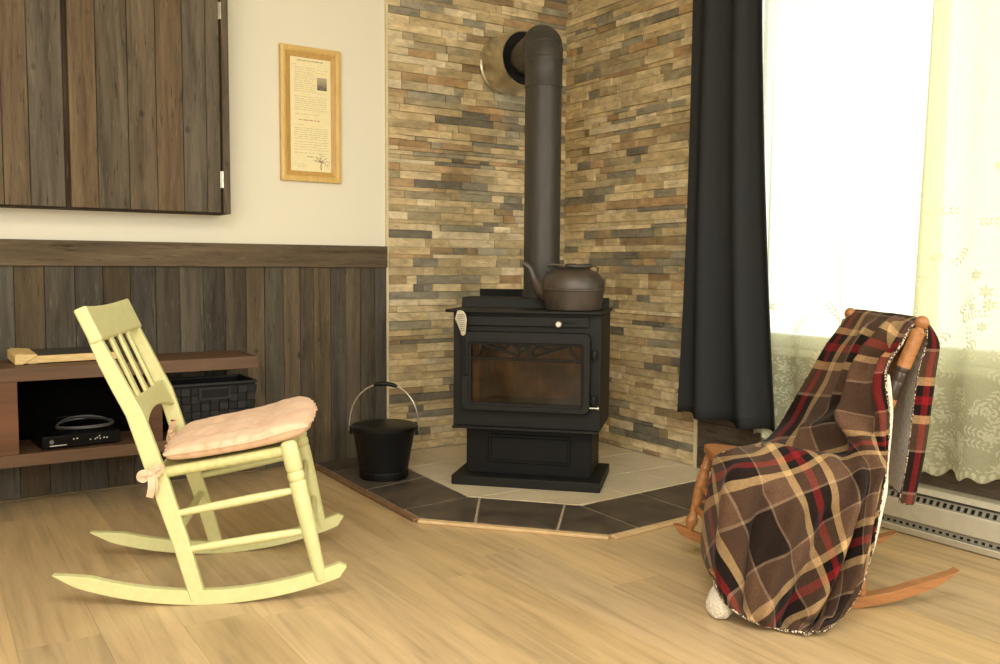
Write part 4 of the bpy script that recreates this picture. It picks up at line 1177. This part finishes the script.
def lace_mat(name, opaque, trans):
    """tint holds the thread colour; its alpha is 0 on the open net and 1 on the woven flowers"""
    t = NT(name); v = t.coord('Object'); n = t.noise(v, 420, 2); at = t.n('ShaderNodeAttribute', attribute_name='tint')
    df = t.n('ShaderNodeBsdfDiffuse'); tl = t.n('ShaderNodeBsdfTranslucent'); tr = t.n('ShaderNodeBsdfTransparent')
    t.l(at.outputs['Color'], df.inputs[0]); t.l(at.outputs['Color'], tl.inputs[0])
    m1 = t.n('ShaderNodeMixShader'); m1.inputs[0].default_value = trans; t.l(df.outputs[0], m1.inputs[1]); t.l(tl.outputs[0], m1.inputs[2])
    f = t.math('ADD', t.ramp(n, [(.35, g4(opaque-.12)), (.65, g4(opaque+.12))]), t.math('MULTIPLY', at.outputs['Alpha'], .2), True)
    m2 = t.n('ShaderNodeMixShader'); t.l(f, m2.inputs[0]); t.l(tr.outputs[0], m2.inputs[1]); t.l(m1.outputs[0], m2.inputs[2])
    return t.done(m2.outputs[0])
M_LACE = lace_mat('sage_lace', .66, .42)
M_LACE2 = lace_mat('gathered_sage_lace', .82, .48)
def lace(name, label, y0, y1, zt, zb, x0, nf, ph0, wob, seed, net, fold, spread):
    def pos(u, v, off=0.0):
        z = lerp(zt, zb, v); ph = u*2*pi*nf + ph0 + .6*sin(u*9+ph0)
        amp = (.014 + .012*v)*(.75+.5*sin(u*13+ph0))
        x = x0 + amp*sin(ph) - off
        y = lerp(y0 + wob*(1-v), y1, u) + amp*fold*cos(ph*1.0+.8)
        if v > .97: z += (.012*sin(u*2*pi*nf*2.0+1) + .008*sin(u*60))*(v-.97)/.03
        return (x - x0, y - y0, z - zt)
    mb = MB(); mb.tint = S(232,234,196)[:3] + (0.0,); mb.grid(lambda u, v: pos(u, v), 170, 30)
    mb.tint = S(240,240,216)[:3] + (1.0,); r = random.Random(seed); W_, H_ = abs(y1-y0), zt-zb
    def leaf(cy, cz, ang, L, wd):
        n = 8; P = []
        for k in range(n):
            a = 2*pi*k/n; px = cos(a)*L/2*(1-.0); pz = sin(a)*wd/2*(1-.35*cos(a))
            P.append((cy + px*cos(ang)-pz*sin(ang), cz + px*sin(ang)+pz*cos(ang)))
        P3_ = [pos(min(max(py/W_,0),1), min(max(pz/H_,0),1), .0025) for py, pz in P]
        mb._add(P3_, [tuple(range(n))])
    def sprig(cy, cz, ang, L):
        m = int(L/.015)
        for k in range(m):
            f = k/m; a = ang + .5*f; cy += cos(a)*.015; cz += sin(a)*.015
            for s in (-1, 1): leaf(cy+cos(a+s*.9)*.010, cz+sin(a+s*.9)*.010, a+s*.9, .020*(1-.4*f), .0062)
    def flower(cy, cz, R):
        for k in range(6):
            a = k*pi/3 + R*40; leaf(cy+cos(a)*R, cz+sin(a)*R, a, R*1.4, R*.7)
        leaf(cy, cz, 0, R*.6, R*.6)
    n = int(W_*230)
    for _ in range(n):
        cy, cz = r.uniform(.02, W_-.02), H_ - abs(r.gauss(0, spread)) - .04
        if cz < .1: continue
        if r.random() < .36: flower(cy, cz, r.uniform(.008, .015))
        else: sprig(cy, cz, r.uniform(0, 6.28), r.uniform(.05, .13))
    y = .015
    while y < W_-.01: leaf(y, H_-.014, 1.57, .024, .014); leaf(y+.011, H_-.034, .3, .014, .006); y += .022
    o = mb.build(name, net, None, smooth=60, tint=True); o.location = (x0, y0, zt)
    return tag(o, label, 'lace curtain')
lace('lace_curtain', 'pale lace panel filling the bright window beside the dark curtain', -1.375, -2.17, 2.24, .215, -.050, 5.0, .4, .0, 3, M_LACE, .5, .20)
lace('lace_curtain', 'gathered pale green lace panel behind the plaid blanket above the heater', -2.07, -3.45, 2.24, .235, -.088, 8.2, 2.2, -.04, 8, M_LACE2, 1.3, .45)
rod2 = thing('lace_rod', 'thin white rod carrying the lace curtains', 'curtain rod', (-.068, -1.22, 2.245))
mb = MB(); mb.turn((0,0,0), (0,-2.3,0), [(0,.006),(1,.006)], 12); mb.build('rod', M_WINFRAME, rod2)
for y in (-.03, -2.27):
    mb = MB(); mb.box(-.004,.07,y-.006,y+.006,-.006,.006); mb.build('bracket', M_WINFRAME, rod2)

# ------------------------------------------------------------------ baseboard heater
HY0, HY1 = -1.72, -3.6
ht = thing('baseboard_heater', 'long cream electric baseboard heater below the window', 'heater', (-.016, HY0, 0.0))
def hp_(poly, name, mat, parent=ht, **kw):
    mb = MB(); mb.prism([(x, 0, z) for x, z in poly], (0, HY1-HY0, 0)); return mb.build(name, mat, parent, **kw)
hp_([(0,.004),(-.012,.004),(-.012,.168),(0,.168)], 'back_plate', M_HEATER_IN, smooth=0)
hp_([(-.010,.168),(-.062,.168),(-.074,.158),(-.078,.150),(-.074,.149),(-.062,.158),(-.010,.160)], 'top_hood', M_HEATER, smooth=0, bevel=.001)
hp_([(-.094,.118),(-.100,.122),(-.104,.118),(-.104,.056),(-.100,.052),(-.094,.056)], 'front_cover', M_HEATER, smooth=0, bevel=.001)
hp_([(-.010,.018),(-.096,.018),(-.104,.030),(-.107,.026),(-.100,.004),(-.010,.004)], 'bottom_lip', M_HEATER, smooth=0, bevel=.001)
M_LOUV = tintmat('perforated_heater_enamel', .5)
for nm, poly, (xa, za, xb, zb_) in (('upper_louver', [(-.012,.150),(-.070,.140),(-.090,.112),(-.086,.110),(-.066,.136),(-.012,.146)], (-.0735,.1360,-.0835,.1222)),
                                   ('lower_louver', [(-.012,.060),(-.094,.050),(-.098,.030),(-.094,.028),(-.088,.046),(-.012,.056)], (-.0958,.0425,-.0975,.0345))):
    mb = MB(); mb.tint = S(150,146,132); mb.prism([(x, 0, z) for x, z in poly], (0, HY1-HY0, 0)); mb.tint = S(24,22,20)
    y = HY0 - .05
    while y > HY1+.03:
        mb.beam(V3(xa, y-HY0, za), V3(xb, y-HY0, zb_), .011, .0018, (0,1,0)); y -= .024
    mb.build(nm, M_LOUV, ht, smooth=0, tint=True)
for s, y in ((1, 0), (-1, HY1-HY0)):
    mb = MB(); mb.prism([(0,y,.003),(-.106,y,.003),(-.108,y,.12),(-.078,y,.168),(0,y,.170)], (0, .004*s, 0)); mb.build('end_cap', M_HEATER, ht, smooth=0)
# ------------------------------------------------------------------ light
w = bpy.data.worlds.new('daylight'); scene.world = w; w.use_nodes = True
bgn = w.node_tree.nodes.get('Background') or w.node_tree.nodes.new('ShaderNodeBackground')
bgn.inputs['Color'].default_value = (1.0, .99, .93, 1); bgn.inputs['Strength'].default_value = SKY
def area(name, loc, target, sx_, sy_, power, col):
    d = bpy.data.lights.new(name, 'AREA'); d.shape = 'RECTANGLE'; d.size = sx_; d.size_y = sy_; d.energy = power; d.color = col
    o = bpy.data.objects.new(name, d); COL.objects.link(o); o.location = loc
    o.rotation_euler = (Vector(target)-Vector(loc)).to_track_quat('-Z', 'Y').to_euler(); return o
area('ceiling_fill', (-3.1, -3.6, 2.40), (-3.1, -3.6, 0), 1.6, 1.6, CEIL, (1.0, .985, .94))  # added soft fill under the ceiling, out of view, no real fitting
area('side_fill', (-.7, -5.4, 1.55), (-1.6, -.9, .9), 2.0, 1.6, FILL*.62, (1.0, .985, .94))  # added fill from the right, no window stands there
area('far_fill', (-4.5, -5.0, 1.55), (-.6, -.8, 1.0), 2.4, 1.7, FILL*.55, (1.0, .985, .94))  # added fill from behind and left of the camera, not a window

# ------------------------------------------------------------------ camera
F_, YAW, PIT, ROLL = 887.0, radians(56.56), radians(4.316), radians(.413)
fw = V3(cos(YAW)*cos(PIT), sin(YAW)*cos(PIT), -sin(PIT)); rt = V3(sin(YAW), -cos(YAW), 0); up = rt.cross(fw)
r2 = rt*cos(ROLL) + up*sin(ROLL); u2 = -rt*sin(ROLL) + up*cos(ROLL)
cd = bpy.data.cameras.new('camera'); cd.sensor_fit = 'HORIZONTAL'; cd.sensor_width = 36.0; cd.lens = F_/1000*36.0
cam = bpy.data.objects.new('camera', cd); COL.objects.link(cam)
M_ = Matrix(((r2.x,u2.x,-fw.x,-2.98),(r2.y,u2.y,-fw.y,-3.88),(r2.z,u2.z,-fw.z,.93),(0,0,0,1)))
cam.matrix_world = M_
scene.camera = cam
vs_ = scene.view_settings
vs_.view_transform = 'Standard'; vs_.look = 'None'; vs_.gamma = 1.0; vs_.use_curve_mapping = False; vs_.exposure = EXPO
cy = scene.cycles
cy.use_denoising = True
cy.max_bounces = 10; cy.diffuse_bounces = 5; cy.transparent_max_bounces = 16
cy.sample_clamp_indirect = 6.0
